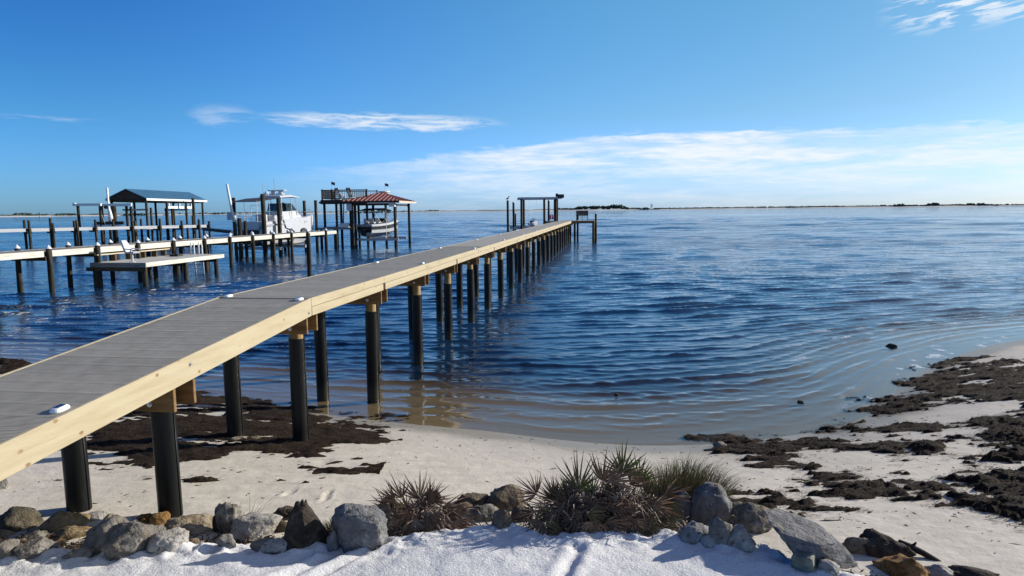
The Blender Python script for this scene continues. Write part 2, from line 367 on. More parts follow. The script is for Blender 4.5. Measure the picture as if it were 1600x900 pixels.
def gz(x, y): return float(surf(np.array([x]), np.array([y]))[0])

def axis(lo, hi, spans):
    """grid lines: spans = (from, to, step); outside them the step grows"""
    a = spans[0][0]; out = []
    for (p, q, st) in spans: out += list(np.arange(p, q, st))
    up = [spans[-1][1]]; st = spans[-1][2]
    while up[-1] < hi: st *= 1.16; up.append(up[-1] + st)
    dn = [a]; st = spans[0][2]
    while dn[-1] > lo: st *= 1.16; dn.append(dn[-1] - st)
    return np.array(dn[::-1][:-1] + out + up)
gx = axis(-4000, 4000, [(-16, -7, .10), (-7, 6, .026), (6, 15, .08)])
gy = axis(-60, 4200, [(4.4, 8.2, .022), (8.2, 13.0, .06), (13.0, 24, .12)])
GX, GY = np.meshgrid(gx, gy)
GZ = surf(GX.ravel(), GY.ravel())
nx, ny = len(gx), len(gy)
ii = (np.arange(ny-1)[:, None]*nx + np.arange(nx-1)[None, :]).ravel()
faces = np.stack([ii, ii+1, ii+nx+1, ii+nx], 1)

def sand_mat():
    m = bpy.data.materials.new('sand'); m.use_nodes = True; t = NT(m.node_tree); b = t.n['Principled BSDF']
    pos = t.new('ShaderNodeNewGeometry').outputs['Position']; s = t.new('ShaderNodeSeparateXYZ'); t.put(s.inputs[0], pos)
    bk = t.new('ShaderNodeAttribute'); bk.attribute_name = 'bank'
    n1 = t.noise(pos, .8, 5, .6); n2 = t.noise(t.vmul(pos, (1.0, 2.6, 1.0)), 2.2, 6, .65); n3 = t.noise(pos, 60, 3, .7); n4 = t.noise(t.vmul(pos, (.7, 2.2, 1)), 9, 4, .7)
    dry = t.ramp(n2, [(.3, (.49, .435, .345)), (.55, (.57, .512, .42)), (.75, (.62, .565, .47))])
    white = t.ramp(n1, [(.3, (.62, .605, .575)), (.7, (.71, .695, .665))])
    z = t.math('ADD', s.outputs[2], t.math('MULTIPLY', t.math('SUBTRACT', n1, .5), .16))
    damp = t.mrange(z, .40, .10, 0.0, 1.0); wet = t.mrange(z, .17, .06, 0.0, 1.0)
    col = t.mix(damp, dry, t.mix(n4, (.40, .36, .30, 1), (.50, .46, .39, 1)))
    col = t.mix(wet, col, (.28, .245, .185, 1))
    sub = t.mrange(s.outputs[2], -.02, -.5)
    col = t.mix(sub, col, t.mix(n2, (.12, .087, .045, 1), (.19, .14, .078, 1)))
    speck = t.math('MULTIPLY', t.mrange(n4, .70, .76), t.mrange(n1, .48, .62))
    col = t.mix(t.math('MULTIPLY', speck, .75), col, (.07, .05, .04, 1))
    col = t.mix(bk.outputs['Fac'], col, white)
    g = t.mix(bk.outputs['Fac'], t.ramp(n3, [(.3, (.88, .88, .88)), (.7, (1.05, 1.05, 1.05))]), t.ramp(n3, [(.34, (.66, .67, .70)), (.46, (.97, .97, .97)), (.7, (1.05, 1.05, 1.05))]))
    col = t.mix(1.0, col, g, 'MULTIPLY')
    t.put(b.inputs['Base Color'], col); b.inputs['Specular IOR Level'].default_value = .25
    t.put(b.inputs['Roughness'], t.mrange(wet, 0.0, 1.0, .92, .38))
    nb = t.noise(pos, 38, 4, .7); nb2 = t.noise(pos, 9, 4, .6)
    hgt = t.math('ADD', t.math('MULTIPLY', nb, t.mrange(bk.outputs['Fac'], 0, 1, .35, 1.0)), t.math('MULTIPLY', nb2, .8))
    t.put(b.inputs['Normal'], t.bump(hgt, .013, .9))
    return m
gr = meshobj('beach_ground', np.stack([GX.ravel(), GY.ravel(), GZ], 1), faces, sand_mat(), smooth=True, flat_np=True)
at_ = gr.data.attributes.new('bank', 'FLOAT', 'POINT'); at_.data.foreach_set('value', bankw(GX.ravel(), GY.ravel()).astype(np.float32))
tag(gr, 'pale sand beach with a white sand bank in front, running on under the shallow water', kind='structure')

# ------------------------------------------------------------------ water: a fan of cells, finer near the beach; real wave relief
def water():
    az = np.linspace(R_(-62), R_(62), 600)
    rr = [7.5]
    while rr[-1] < 5200:
        r = rr[-1]; rr.append(r + max(.035, r*(.0036 if r < 45 else (.0050 if r < 300 else .0085) if r < 2600 else .06)))
    rr = np.array(rr); A, RR = np.meshgrid(az, rr)
    X = RR*np.sin(A); Y = RR*np.cos(A); dep = -height(X, Y)
    ys = np.interp(X, _xs, _ys)
    off = np.maximum(-inland(X, Y), 0)
    Yw = Y - (ys - 12.0)*np.exp(-off/5.0)                                  # crests bend to follow the shore
    cell = np.maximum(np.gradient(rr)[:, None], RR*(az[1]-az[0]))
    g = np.random.default_rng(21); Z = np.zeros_like(X); Zs = np.zeros_like(X)
    grp = .82 + .36*(fbm(X*.035, Y*.06, 3, 31)+.5)
    res = np.zeros_like(X); tot = 0.0
    bands = [(.50, 1.05, 44, -84, 7, .023), (.19, .50, 46, -85, 24, .019), (1.05, 3.5, 34, -85, 17, .009), (3.5, 18.0, 54, -86, 17, .0065)]
    waves = [(math.exp(g.uniform(math.log(lo), math.log(hi))), g.normal(R_(mu), R_(sd)), sl_) for (lo, hi, cnt, mu, sd, sl_) in bands for _ in range(cnt)]
    for (lam, th, slope) in waves:
        k = 2*math.pi/lam
        amp = slope/k; ph = g.uniform(0, 6.28)
        w = sstep(2.4, 5.0, lam/cell)*sstep(30, 14, lam/cell + (cell < .12)*0)*1.0 if lam > 1.6 else sstep(2.4, 5.0, lam/cell); res += sstep(2.4, 5.0, lam/cell)*(lam < 2.2)*slope**2; tot += (lam < 2.2)*slope**2
        if w.max() <= 0: continue
        arg = k*(X*math.cos(th) + Yw*math.sin(th)) + ph
        Z += w*amp*np.sin(arg); Zs += (w*amp)**2/2
    fine = 1 - np.clip(res/tot, 0, 1)
    sg = np.sqrt(Zs) + 1e-4; Z = np.clip(Z, -3*sg, 3*sg); Z = Z + .42*(Z*Z/sg - sg)
    damp = sstep(0.0, .16, dep)*.8 + .2*sstep(-.02, .04, dep)
    Z = Z*grp*damp
    # low swell lines running in to the beach
    sw = .012*np.sin(2*math.pi*(Yw/1.55 + .25*fbm(X*.22, Yw*.12, 2, 41)))*sstep(.02, .15, dep)*np.exp(-off/9.0)
    Z = Z + sw + .35*np.maximum(sw, 0)
    Z = Z + .004*sstep(.2, 0, dep)
    n, mm = X.shape
    i0 = (np.arange(n-1)[:, None]*mm + np.arange(mm-1)[None, :])
    keep = (dep[:-1, :-1] > -.22) | (dep[1:, 1:] > -.22) | (dep[1:, :-1] > -.22)
    i0 = i0[keep].ravel(); F = np.stack([i0, i0+1, i0+mm+1, i0+mm], 1)
    used = np.unique(F); remap = np.full(n*mm, -1); remap[used] = np.arange(len(used))
    V = np.stack([X.ravel(), Y.ravel(), Z.ravel()], 1)[used]
    foam = sstep(.06, .02, dep)*sstep(-.02, .01, dep)*sstep(6, 9.5, X)*sstep(.30, .42, fbm(X*3.2, Y*3.2, 4, 51))
    foam_glints = sstep(.86, .99, np.sin(2*math.pi*(Yw/1.55 + .25*fbm(X*.22, Yw*.12, 2, 41))))*sstep(6.5, 9, X)*sstep(26, 15, X)*sstep(.42, .12, dep)*sstep(.06, .14, dep)*sstep(.12, .3, fbm(X*1.5, Y*1.5, 4, 55))
    foam = np.maximum(foam, foam_glints)  # foam, plus thin glints on the crests put in as white colour
    o = meshobj('water', V, remap[F], None, smooth=True, flat_np=True)
    for nm, a in (('depth', dep), ('foam', foam), ('fine', fine)):
        q = o.data.attributes.new(nm, 'FLOAT', 'POINT'); q.data.foreach_set('value', a.ravel()[used].astype(np.float32))
    m = bpy.data.materials.new('bay_water'); m.use_nodes = True; t = NT(m.node_tree); t.n.remove(t.n['Principled BSDF']); out = t.n['Material Output']
    pos = t.new('ShaderNodeNewGeometry').outputs['Position']
    da = t.new('ShaderNodeAttribute'); da.attribute_name = 'depth'; fa = t.new('ShaderNodeAttribute'); fa.attribute_name = 'foam'
    gust = t.mrange(t.noise(t.vmul(pos, (.010, .035, 1)), 1.0, 4, .6), .3, .7, .55, 1.25)
    fi = t.new('ShaderNodeAttribute'); fi.attribute_name = 'fine'; fi = fi.outputs['Fac']
    r1 = t.noise(t.vmul(pos, (.26, 1.0, 1)), 1.3, 3, .6); r2 = t.noise(t.vmul(pos, (.5, 1.0, 1)), 4.5, 4, .6); r3 = t.noise(t.vmul(pos, (.7, 1.2, 1)), 17, 3, .6)
    h = t.math('ADD', t.math('MULTIPLY', r1, t.math('MULTIPLY', fi, .20)), t.math('ADD', t.math('MULTIPLY', r2, t.math('MULTIPLY_ADD', fi, .045, .010)), t.math('MULTIPLY', r3, .002)))
    h = t.math('MULTIPLY', h, t.math('MULTIPLY', gust, t.mrange(da.outputs['Fac'], 0.0, .25, .2, 1.0)))
    nrm = t.bump(h, 1.0, 1.0)
    lw = t.new('ShaderNodeLayerWeight'); lw.inputs['Blend'].default_value = .5; t.put(lw.inputs['Normal'], nrm)   # same from above and below, so the sun reaches the bottom
    fres = t.math('MULTIPLY_ADD', t.math('POWER', lw.outputs['Facing'], 5.0), .98, .02)
    gl = t.new('ShaderNodeBsdfGlossy'); gl.inputs['Roughness'].default_value = .05; t.put(gl.inputs['Normal'], nrm); gl.inputs['Color'].default_value = (1, 1, 1, 1)
    tr = t.new('ShaderNodeBsdfTransparent'); tr.inputs['Color'].default_value = (.84, .76, .60, 1)
    di = t.new('ShaderNodeBsdfDiffuse'); di.inputs['Color'].default_value = (.012, .042, .096, 1)
    op = t.math('SUBTRACT', 1.0, t.math('POWER', 2.718, t.math('MULTIPLY', t.math('MAXIMUM', da.outputs['Fac'], 0.0), -1.8)))
    mx = t.new('ShaderNodeMixShader'); t.put(mx.inputs[0], op); t.l.new(tr.outputs[0], mx.inputs[1]); t.l.new(di.outputs[0], mx.inputs[2])
    m2 = t.new('ShaderNodeMixShader'); t.put(m2.inputs[0], fres); t.l.new(mx.outputs[0], m2.inputs[1]); t.l.new(gl.outputs[0], m2.inputs[2])
    fo = t.new('ShaderNodeBsdfDiffuse'); fo.inputs['Color'].default_value = (.8, .82, .84, 1)
    fm = t.math('MULTIPLY', fa.outputs['Fac'], t.mrange(t.noise(pos, 14, 4, .7), .38, .6), clamp=True)
    m3 = t.new('ShaderNodeMixShader'); t.put(m3.inputs[0], fm); t.l.new(m2.outputs[0], m3.inputs[1]); t.l.new(fo.outputs[0], m3.inputs[2])
    t.l.new(m3.outputs[0], out.inputs['Surface'])
    o.data.materials.append(m)
    tag(o, 'rippled blue bay water with brown shallows near the beach', kind='structure')
water()

# ------------------------------------------------------------------ far shore
def far_shore():
    az = np.linspace(R_(-60), R_(60), 900); px = az/R_(1.0)
    D = 2450 + 120*fbm(az*9, az*0, 3, 61)
    prof = np.interp(px, [-60, -38, -30, -20, -10, 3, 8, 14, 22, 26, 32, 38, 60], [7, 7, 6, 6, 5, 6, 5, 4, 5, 6, 6, 5, 6]) + 3.0*fbm(az*60, az*0, 4, 66)
    rows = [(0, -2.5), (14, 1.6), (30, 3.0), (46, None), (130, None), (400, -3)]
    V = []
    for i, (dd, z) in enumerate(rows):
        for a, d0, p in zip(az, D, prof):
            V.append(((d0+dd)*math.sin(a), (d0+dd)*math.cos(a), (p*(.8 if i == 3 else 1.0)) if z is None else z))
    n = len(az); F = [(i*n+k, i*n+k+1, (i+1)*n+k+1, (i+1)*n+k) for i in range(len(rows)-1) for k in range(n-1)]
    m = bpy.data.materials.new('far_land'); m.use_nodes = True; t = NT(m.node_tree); b = t.n['Principled BSDF']
    pos = t.new('ShaderNodeNewGeometry').outputs['Position']; s = t.new('ShaderNodeSeparateXYZ'); t.put(s.inputs[0], pos)
    scr = t.noise(pos, .02, 5, .65); zz = t.math('ADD', s.outputs[2], t.math('MULTIPLY', t.math('SUBTRACT', scr, .5), 2.5))
    col = t.mix(t.mrange(zz, 2.6, 3.4), (.56, .53, .48, 1), t.mix(t.mrange(scr, .42, .58), (.20, .20, .15, 1), (.05, .07, .05, 1)))
    t.put(b.inputs['Base Color'], col); b.inputs['Roughness'].default_value = .9
    tag(meshobj('far_shore', V, F, m, smooth=True), 'low sandy strip of land along the horizon', kind='structure')
    mt = mat('far_foliage', [(.028, .045, .035), (.05, .075, .05), (.075, .095, .06)], .9, .05, coord='World')
    def clumps(spec, name):
        vs = []; fs = []; g = random.Random(5)
        base = bmesh.new(); bmesh.ops.create_icosphere(base, subdivisions=1, radius=1); bv = [v.co.copy() for v in base.verts]; bf = [[v.index for v in f.verts] for f in base.faces]; base.free()
        for (a0, a1, hh, n_) in spec:
            for _ in range(n_):
                u = g.random(); a = a0 + (a1-a0)*u; d = 2500 + g.uniform(0, 45)
                env = min(1, 6*u+.25, 6*(1-u)+.25); r = g.uniform(3.0, 6.0); top = 4 + hh*env*g.uniform(.55, 1.0)
                c = Vector((d*math.sin(a), d*math.cos(a), max(3.0, top - r*.8))); b0 = len(vs)
                vs += [tuple(c + Vector((v.x*r*g.uniform(.8, 1.3), v.y*r, v.z*r*g.uniform(.7, 1.1)*.9))) for v in bv]; fs += [tuple(i+b0 for i in f) for f in bf]
        return meshobj(name, vs, fs, mt)
    pxa = lambda x: math.atan((x-800)/1067)
    tag(clumps([(pxa(868), pxa(905), 7, 70), (pxa(895), pxa(985), 14, 240), (pxa(950), pxa(975), 18, 50), (pxa(980), pxa(1016), 6, 40), (pxa(1020), pxa(1090), 4, 60)], 'distant_woodland'), 'dark low woodland on the far shore behind the pier end', kind='stuff')
    tag(clumps([(pxa(26), pxa(58), 8, 60), (pxa(60), pxa(82), 5, 30), (pxa(92), pxa(126), 6, 55), (pxa(200), pxa(236), 4, 30), (pxa(665), pxa(690), 5, 25), (pxa(-80), pxa(20), 4, 60), (pxa(240), pxa(660), 2, 120),
                (pxa(1372), pxa(1382), 6, 10), (pxa(1394), pxa(1412), 9, 26), (pxa(1420), pxa(1448), 5, 22), (pxa(1446), pxa(1465), 11, 30), (pxa(1480), pxa(1505), 6, 22), (pxa(1502), pxa(1540), 8, 34), (pxa(1040), pxa(1620), 4.5, 620), (pxa(1600), pxa(1900), 5, 90)], 'distant_scrub'), 'dark scrub and dune mounds scattered along the far shore', kind='stuff')
    a = pxa(1018); t = thing('tree', 'lone tall tree standing up from the far shore right of the pier end', 'tree', (2490*math.sin(a), 2490*math.cos(a), 3))
    MB().tube([(0, 0, -1), (0, 0, 12)], [.8, .4], 6).build('trunk', M_BROWN, t)
    c = MB(); g = random.Random(9)
    for i in range(90):
        p = Vector((g.gauss(0, 2.6), g.gauss(0, 2.6), 5 + 13*g.random()**.8)); s_ = g.uniform(.9, 1.9)
        q = [p + Vector((g.uniform(-1, 1), g.uniform(-1, 1), g.uniform(-1, 1)))*s_ for _ in range(3)]; c.add(q, [(0, 1, 2)])
    c.build('crown', mt, t)
    a = pxa(67); t = thing('channel_marker', 'slim green channel marker standing in the water far off at the left', 'marker', (1350*math.sin(a), 1350*math.cos(a), 0))
    MB().tube([(0, 0, -2), (0, 0, 6.5)], .35, 6).build('post', M_BROWN, t); MB().box((-.9, -.1, 4.6), (.9, .1, 8.2)).build('board', M_GREEN, t)
far_shore()

# ------------------------------------------------------------------ washed-up seaweed
def sdf(poly, X, Y):
    poly = np.array(poly); d = np.full(X.shape, 1e9); ins = np.zeros(X.shape, bool); n = len(poly)
    for i in range(n):
        (ax, ay), (bx, by) = poly[i], poly[(i+1) % n]
        t = np.clip(((X-ax)*(bx-ax)+(Y-ay)*(by-ay))/((bx-ax)**2+(by-ay)**2+1e-9), 0, 1)
        d = np.minimum(d, np.hypot(X-ax-t*(bx-ax), Y-ay-t*(by-ay)))
        c = ((ay > Y) != (by > Y)) & (X < (bx-ax)*(Y-ay)/(by-ay+1e-12)+ax); ins ^= c
    return np.where(ins, d, -d)
def wrack():
    M = bpy.data.materials.new('dry_seaweed'); M.use_nodes = True; t = NT(M.node_tree); b = t.n['Principled BSDF']
    pos = t.new('ShaderNodeNewGeometry').outputs['Position']
    n1 = t.noise(pos, 2.0, 5, .6); n2 = t.noise(t.vmul(pos, (9, 22, 9)), 2.2, 5, .7); n3 = t.noise(t.vmul(pos, (26, 12, 12)), 2.2, 4, .7)
    col = t.mix(t.mrange(n1, .35, .65), t.ramp(n2, [(.32, (.008, .006, .004)), (.55, (.030, .020, .013)), (.74, (.095, .066, .046))]), t.ramp(n3, [(.32, (.010, .007, .005)), (.54, (.045, .028, .017)), (.72, (.14, .098, .067))]))
    t.put(b.inputs['Base Color'], col); b.inputs['Roughness'].default_value = .9; b.inputs['Specular IOR Level'].default_value = .1
    t.put(b.inputs['Normal'], t.bump(t.math('ADD', n2, n3), .06, 1.0))
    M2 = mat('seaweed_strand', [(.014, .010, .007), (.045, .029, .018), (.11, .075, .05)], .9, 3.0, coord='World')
    V = []; F = []; base = 0; SV = []; SF = []; g = np.random.default_rng(12)
    thick = {'big': .095, 'low': .062, 'leftmain': .05, 'up': .06, 'mid': .065, 'shore': .055, 'trail': .05, 'edge': .06, 'left': .10}
    amp = {'shore': 2.8, 'up': 2.9, 'edge': 3.3, 'low': 2.5, 'big': 1.6, 'mid': 1.1, 'leftmain': 2.5, 'trail': 3.2, 'left': .8}
    for k, poly in WRACK.items():
        p = np.array(poly); lo = p.min(0)-.6; hi = p.max(0)+.6; st = .030 if hi[1] < 15.8 else .055
        X, Y = np.meshgrid(np.arange(lo[0], hi[0], st), np.arange(lo[1], hi[1], st))
        wx = X + .12*fbm(X*3, Y*3, 3, 91); wy = Y + .08*fbm(X*3, Y*3, 3, 95)
        v = np.clip(sdf(poly, wx, wy)/.40, -1.3, .62) + amp.get(k, 1.2)*(1.0*fbm(X*.8, Y*2.0, 4, 71) + .75*fbm(X*2.6, Y*8, 4, 75) + .30*fbm(X*9, Y*17, 2, 83))
        if k == 'trail': v = v - 1.35
        v = v - 3.0*sstep(-.015, -.06, height(X, Y))
        up = np.clip(v, -.3, 1.6); ridge = 1 - 2*np.abs(fbm(X*1.7, Y*4.6, 3, 77))
        hgt = thick.get(k, .1)*np.where(up > 0, np.minimum(1, up*2.2)**.6, up*.8)*np.maximum(.15, .25 + .85*ridge*ridge + .55*fbm(X*6, Y*13, 3, 79) + .35*fbm(X*16, Y*22, 2, 81))
        gz_ = surf(X, Y); Z = np.maximum(gz_, -.04) + hgt
        n, m_ = X.shape; i0 = (np.arange(n-1)[:, None]*m_ + np.arange(m_-1)[None, :])
        kp = np.maximum.reduce([v[:-1, :-1], v[1:, 1:], v[1:, :-1], v[:-1, 1:]]) > .02
        i0 = i0[kp].ravel(); f = np.stack([i0, i0+1, i0+m_+1, i0+m_], 1); us = np.unique(f); rm = np.full(n*m_, -1); rm[us] = np.arange(len(us))
        V.append(np.stack([X.ravel(), Y.ravel(), Z.ravel()], 1)[us]); F.append(rm[f]+base); base += len(us)
        # loose strands on and round the heap
        cand = np.argwhere(v > -.45); cnt = min(len(cand), int(len(cand)*(.55 if k != 'left' else .05)), 17000)
        for a_, b_ in cand[g.choice(len(cand), cnt, replace=False)]:
            x, y = X[a_, b_] + g.uniform(-.03, .03), Y[a_, b_] + g.uniform(-.03, .03); z = max(Z[a_, b_], gz_[a_, b_]) + .004
            an = g.normal(.15, .55); L = g.uniform(.015, .075)*(1 if g.random() < .85 else 1.8); dx, dy = math.cos(an)*L, math.sin(an)*L; w = g.uniform(.002, .005); nx_, ny_ = -math.sin(an)*w, math.cos(an)*w
            q = len(SV); l1, l2 = g.uniform(0, .022), g.uniform(-.004, .018)
            SV += [(x-dx, y-dy, z), (x+nx_, y+ny_, z+l1), (x-nx_, y-ny_, z+l1*.7+.004), (x+dx, y+dy, z+l2)]; SF += [(q, q+2, q+1), (q+1, q+2, q+3)]
    tag(meshobj('seaweed', np.concatenate(V), np.concatenate(F), M, smooth=True, flat_np=True), 'dark brown dried seaweed washed up in heaps on the sand', kind='stuff')
    tag(meshobj('seaweed_strands', SV, SF, M2), 'loose dark strands of seaweed on and round the heaps', kind='stuff')
    # scattered scraps and twigs over the open sand
    DV = []; DF = []
    for i in range(900):
        if i < 520: x, y = g.uniform(-7, 8), g.uniform(7.3, 13)
        else: x, y = g.normal(5.5, 2.2), g.normal(10.3, 1.8)
        h = gz(x, y)
        if h < .02 or bankw(x, y) > .3: continue
        an = g.uniform(0, 6.28) if i % 3 else g.normal(.1, .3); L = abs(g.normal(.022, .02)) + .006; w = g.uniform(.003, .012); q = len(DV)
        dx, dy = math.cos(an)*L, math.sin(an)*L; nx_, ny_ = -math.sin(an)*w, math.cos(an)*w; e = g.uniform(.003, .012)
        DV += [(x-dx, y-dy, h), (x+nx_, y+ny_, h+e*.3), (x-nx_, y-ny_, h+e*.3), (x+dx, y+dy, h+e*.5), (x, y, h+e)]
        DF += [(q, q+2, q+4), (q+2, q+3, q+4), (q+3, q+1, q+4), (q+1, q, q+4)]
    tag(meshobj('beach_debris', DV, DF, M), 'tiny dark scraps and twigs strewn over the beach sand', kind='stuff')
wrack()
# ------------------------------------------------------------------ rocks along the bank
ROCKS=[
(-5.749, 7.55, 0.588, 0.549, 0.386, 0.241, 'olive', 0.3, 'big rounded dark olive boulder at the left end of the rock row, against the beach'),
(-5.638, 7.482, 0.587, 0.24, 0.18, 0.129, 'tan', 0.6, 'small sunlit tan rock lodged against the big dark olive boulder'),
(-5.688, 7.251, 0.596, 0.233, 0.175, 0.133, 'tan', 0.5, 'tan rock with dry grass stems over it below the dark olive boulder'),
(-4.952, 6.308, 0.899, 0.229, 0.172, 0.172, 'grey', 0.5, 'shaded grey-brown rock nearest the camera at the left end of the row'),
(-5.352, 7.173, 0.594, 0.341, 0.207, 0.129, 'speckle', 0.5, 'mottled pale grey rock behind the ridged grey rock'),
(-4.708, 6.392, 0.9, 0.344, 0.216, 0.135, 'grey', 0.7, 'ridged grey rock half in shade above the white sand bank, left end of the row'),
(-5.221, 7.53, 0.578, 0.602, 0.382, 0.239, 'ochre', 0.8, 'long ochre slab rising to a point at its right end'),
(-4.976, 7.334, 0.581, 0.559, 0.279, 0.145, 'ochre', 0.8, 'tan slab streaked with rust lying below the long pointed ochre slab'),
(-4.983, 7.788, 0.559, 0.289, 0.192, 0.12, 'pale', 0.2, 'pale speckled rock behind the tall grey split boulder'),
(-4.096, 6.517, 0.9, 0.415, 0.311, 0.284, 'grey', 1.0, 'tall grey angular boulder with one shaded side, left of the blocky grey one'),
(-3.813, 6.452, 0.9, 0.47, 0.352, 0.263, 'grey', 1.0, 'blocky grey boulder with a big flat shaded face below the piling'),
(-4.833, 7.8, 0.555, 0.153, 0.115, 0.084, 'tan', 0.5, 'little tan stone wedged beside the pale speckled rock'),
(-4.447, 7.662, 0.552, 0.143, 0.107, 0.099, 'pale', 0.8, 'little white pointed stone between grey boulders and orange rubble rock'),
(-4.368, 7.724, 0.548, 0.223, 0.167, 0.12, 'rust', 0.5, 'crumbly brown-orange rock left half of the orange pair below the piling'),
(-4.172, 7.689, 0.546, 0.214, 0.161, 0.153, 'rust', 0.4, 'bright orange crumbly rock right half of the orange pair'),
(-3.956, 7.28, 0.561, 0.204, 0.153, 0.184, 'grey', 0.3, 'smooth grey rock between the blocky grey boulder and the flat-topped tan one'),
(-3.441, 6.462, 0.899, 0.366, 0.253, 0.158, 'pale', 0.6, 'whitish rock dusted with sand in front of the flat-topped tan boulder'),
(-4.213, 6.288, 0.9, 0.287, 0.15, 0.094, 'grey', 0.5, 'flat grey stone sunk in the white sand bank'),
(-3.713, 7.485, 0.551, 0.583, 0.339, 0.212, 'tan', 0.35, 'big flat-topped tan boulder with a white patch'),
(-3.245, 7.44, 0.547, 0.292, 0.219, 0.396, 'speckle', 0.35, 'upright egg-shaped speckled boulder under the thin grass stems'),
(-3.399, 7.455, 0.545, 0.101, 0.075, 0.247, 'dark', 0.5, 'narrow dark stone squeezed beside the upright speckled boulder'),
(-2.909, 7.341, 0.553, 0.525, 0.394, 0.252, 'pale', 0.5, 'large smooth pale grey boulder in the middle of the left row'),
(-3.115, 7.808, 0.527, 0.218, 0.163, 0.105, 'dark', 0.4, 'dark brown stone peeping over the large pale grey boulder'),
(-2.737, 7.879, 0.52, 0.34, 0.244, 0.152, 'dark', 0.4, 'low brown rock with a whitish top behind the pyramid boulder'),
(-2.664, 7.47, 0.539, 0.163, 0.122, 0.157, 'olive', 0.2, 'small rounded olive stone between the pale boulder and the pyramid boulder'),
(-2.096, 6.565, 0.899, 0.411, 0.308, 0.427, 'dark', 0.9, 'dark brown pyramid-shaped boulder covered in crust'),
(-2.332, 6.437, 0.899, 0.333, 0.167, 0.093, 'pale', 0.5, 'lumpy sand-caked rock on the bank before the pyramid boulder'),
(-2.878, 6.484, 0.899, 0.175, 0.131, 0.109, 'grey', 0.5, 'small dark grey stone at the foot of the upright speckled boulder'),
(-2.495, 6.431, 0.9, 0.227, 0.147, 0.092, 'grey', 0.5, 'low shadowed grey stone under the large pale grey boulder'),
(-1.564, 6.588, 0.9, 0.517, 0.388, 0.371, 'blue', 0.8, 'large blue-grey slab leaning beside the smaller palmetto'),
(-1.804, 6.459, 0.9, 0.121, 0.091, 0.168, 'blue', 0.5, 'small bluish stone at the left foot of the leaning blue-grey slab'),
(-0.541, 8.345, 0.448, 0.419, 0.255, 0.159, 'brown', 0.3, 'mottled brown rock left of the big round brown one, between the palmettos'),
(-0.124, 8.327, 0.439, 0.484, 0.363, 0.269, 'brown', 0.2, 'big round brown rock standing highest between the two palmettos'),
(-0.618, 8.098, 0.464, 0.234, 0.175, 0.142, 'brown', 0.3, 'small tan-brown rock just right of the smaller palmetto'),
(-0.365, 7.921, 0.471, 0.438, 0.295, 0.185, 'speckle', 0.25, 'grey-brown egg-shaped rock in front of the big round brown rock'),
(-0.125, 6.85, 0.899, 0.219, 0.164, 0.19, 'brown', 0.5, 'knobbly little brown rock touching the white sand between the palmettos'),
(0.094, 7.898, 0.457, 0.26, 0.195, 0.183, 'brown', 0.3, 'brown rock tucked under the left side of the larger palmetto'),
(-1.558, 8.184, 0.481, 0.211, 0.158, 0.191, 'dark', 0.4, 'dark rock half hidden behind the left leaves of the smaller palmetto'),
(-1.033, 8.33, 0.46, 0.223, 0.167, 0.211, 'dark', 0.4, 'dark rock half hidden behind the upright fan of the smaller palmetto'),
(2.045, 7.912, 0.43, 0.277, 0.208, 0.376, 'blue', 0.4, 'grey rock in the shade of the larger palmetto, left of the round-topped boulder'),
(2.347, 7.8, 0.441, 0.447, 0.336, 0.496, 'blue', 0.2, 'tall round-topped blue-grey boulder below the green grass tuft'),
(2.04, 6.447, 0.899, 0.227, 0.17, 0.267, 'grey', 1.0, 'wedge-shaped grey-brown stone under the round-topped boulder'),
(2.766, 7.692, 0.451, 0.511, 0.384, 0.304, 'speckle', 0.25, 'dark speckled round rock between the round-topped boulder and the long slab'),
(2.798, 6.256, 0.9, 0.878, 0.611, 0.382, 'slab', 0.55, 'long smooth grey slab sloping down to the right, longest rock of the row'),
(1.904, 7.696, 0.445, 0.199, 0.149, 0.106, 'tan', 0.3, 'small tan stone at the right foot of the larger palmetto'),
(1.835, 6.561, 0.899, 0.324, 0.243, 0.153, 'blue', 0.5, 'sand-dusted bluish rock below the round-topped boulder'),
(1.936, 6.433, 0.899, 0.167, 0.125, 0.095, 'pale', 0.3, 'little pale stone on the white sand under the wedge-shaped stone'),
(2.231, 6.4, 0.9, 0.258, 0.193, 0.189, 'pale', 0.7, 'crumbly sand-covered rock in front of the dark speckled round rock'),
(2.857, 5.889, 0.899, 0.172, 0.129, 0.097, 'pale', 0.4, 'small pale stone right of the concrete block'),
(3.667, 6.958, 0.495, 0.281, 0.211, 0.191, 'tan', 0.6, 'brown-tan rock against the right end of the long slab'),
(3.961, 6.91, 0.502, 0.512, 0.353, 0.221, 'dark', 0.7, 'rough dark brown rock with sharp crests right of the long slab'),
(3.849, 6.447, 0.529, 0.479, 0.359, 0.233, 'rust', 0.8, 'rust-orange flat-topped rock at the bottom edge beside the driftwood'),
(4.185, 6.404, 0.529, 0.307, 0.202, 0.126, 'pale', 0.5, 'sand-dusted rock below the driftwood log'),
(4.478, 6.348, 0.533, 0.488, 0.244, 0.126, 'dark', 0.5, 'dark-topped low rock at the right end of the rock row'),
(-6.865, 8.751, 0.556, 0.207, 0.155, 0.278, 'pale', 0.5, 'pale rough rock alone on the beach under the new pier at the left edge')]
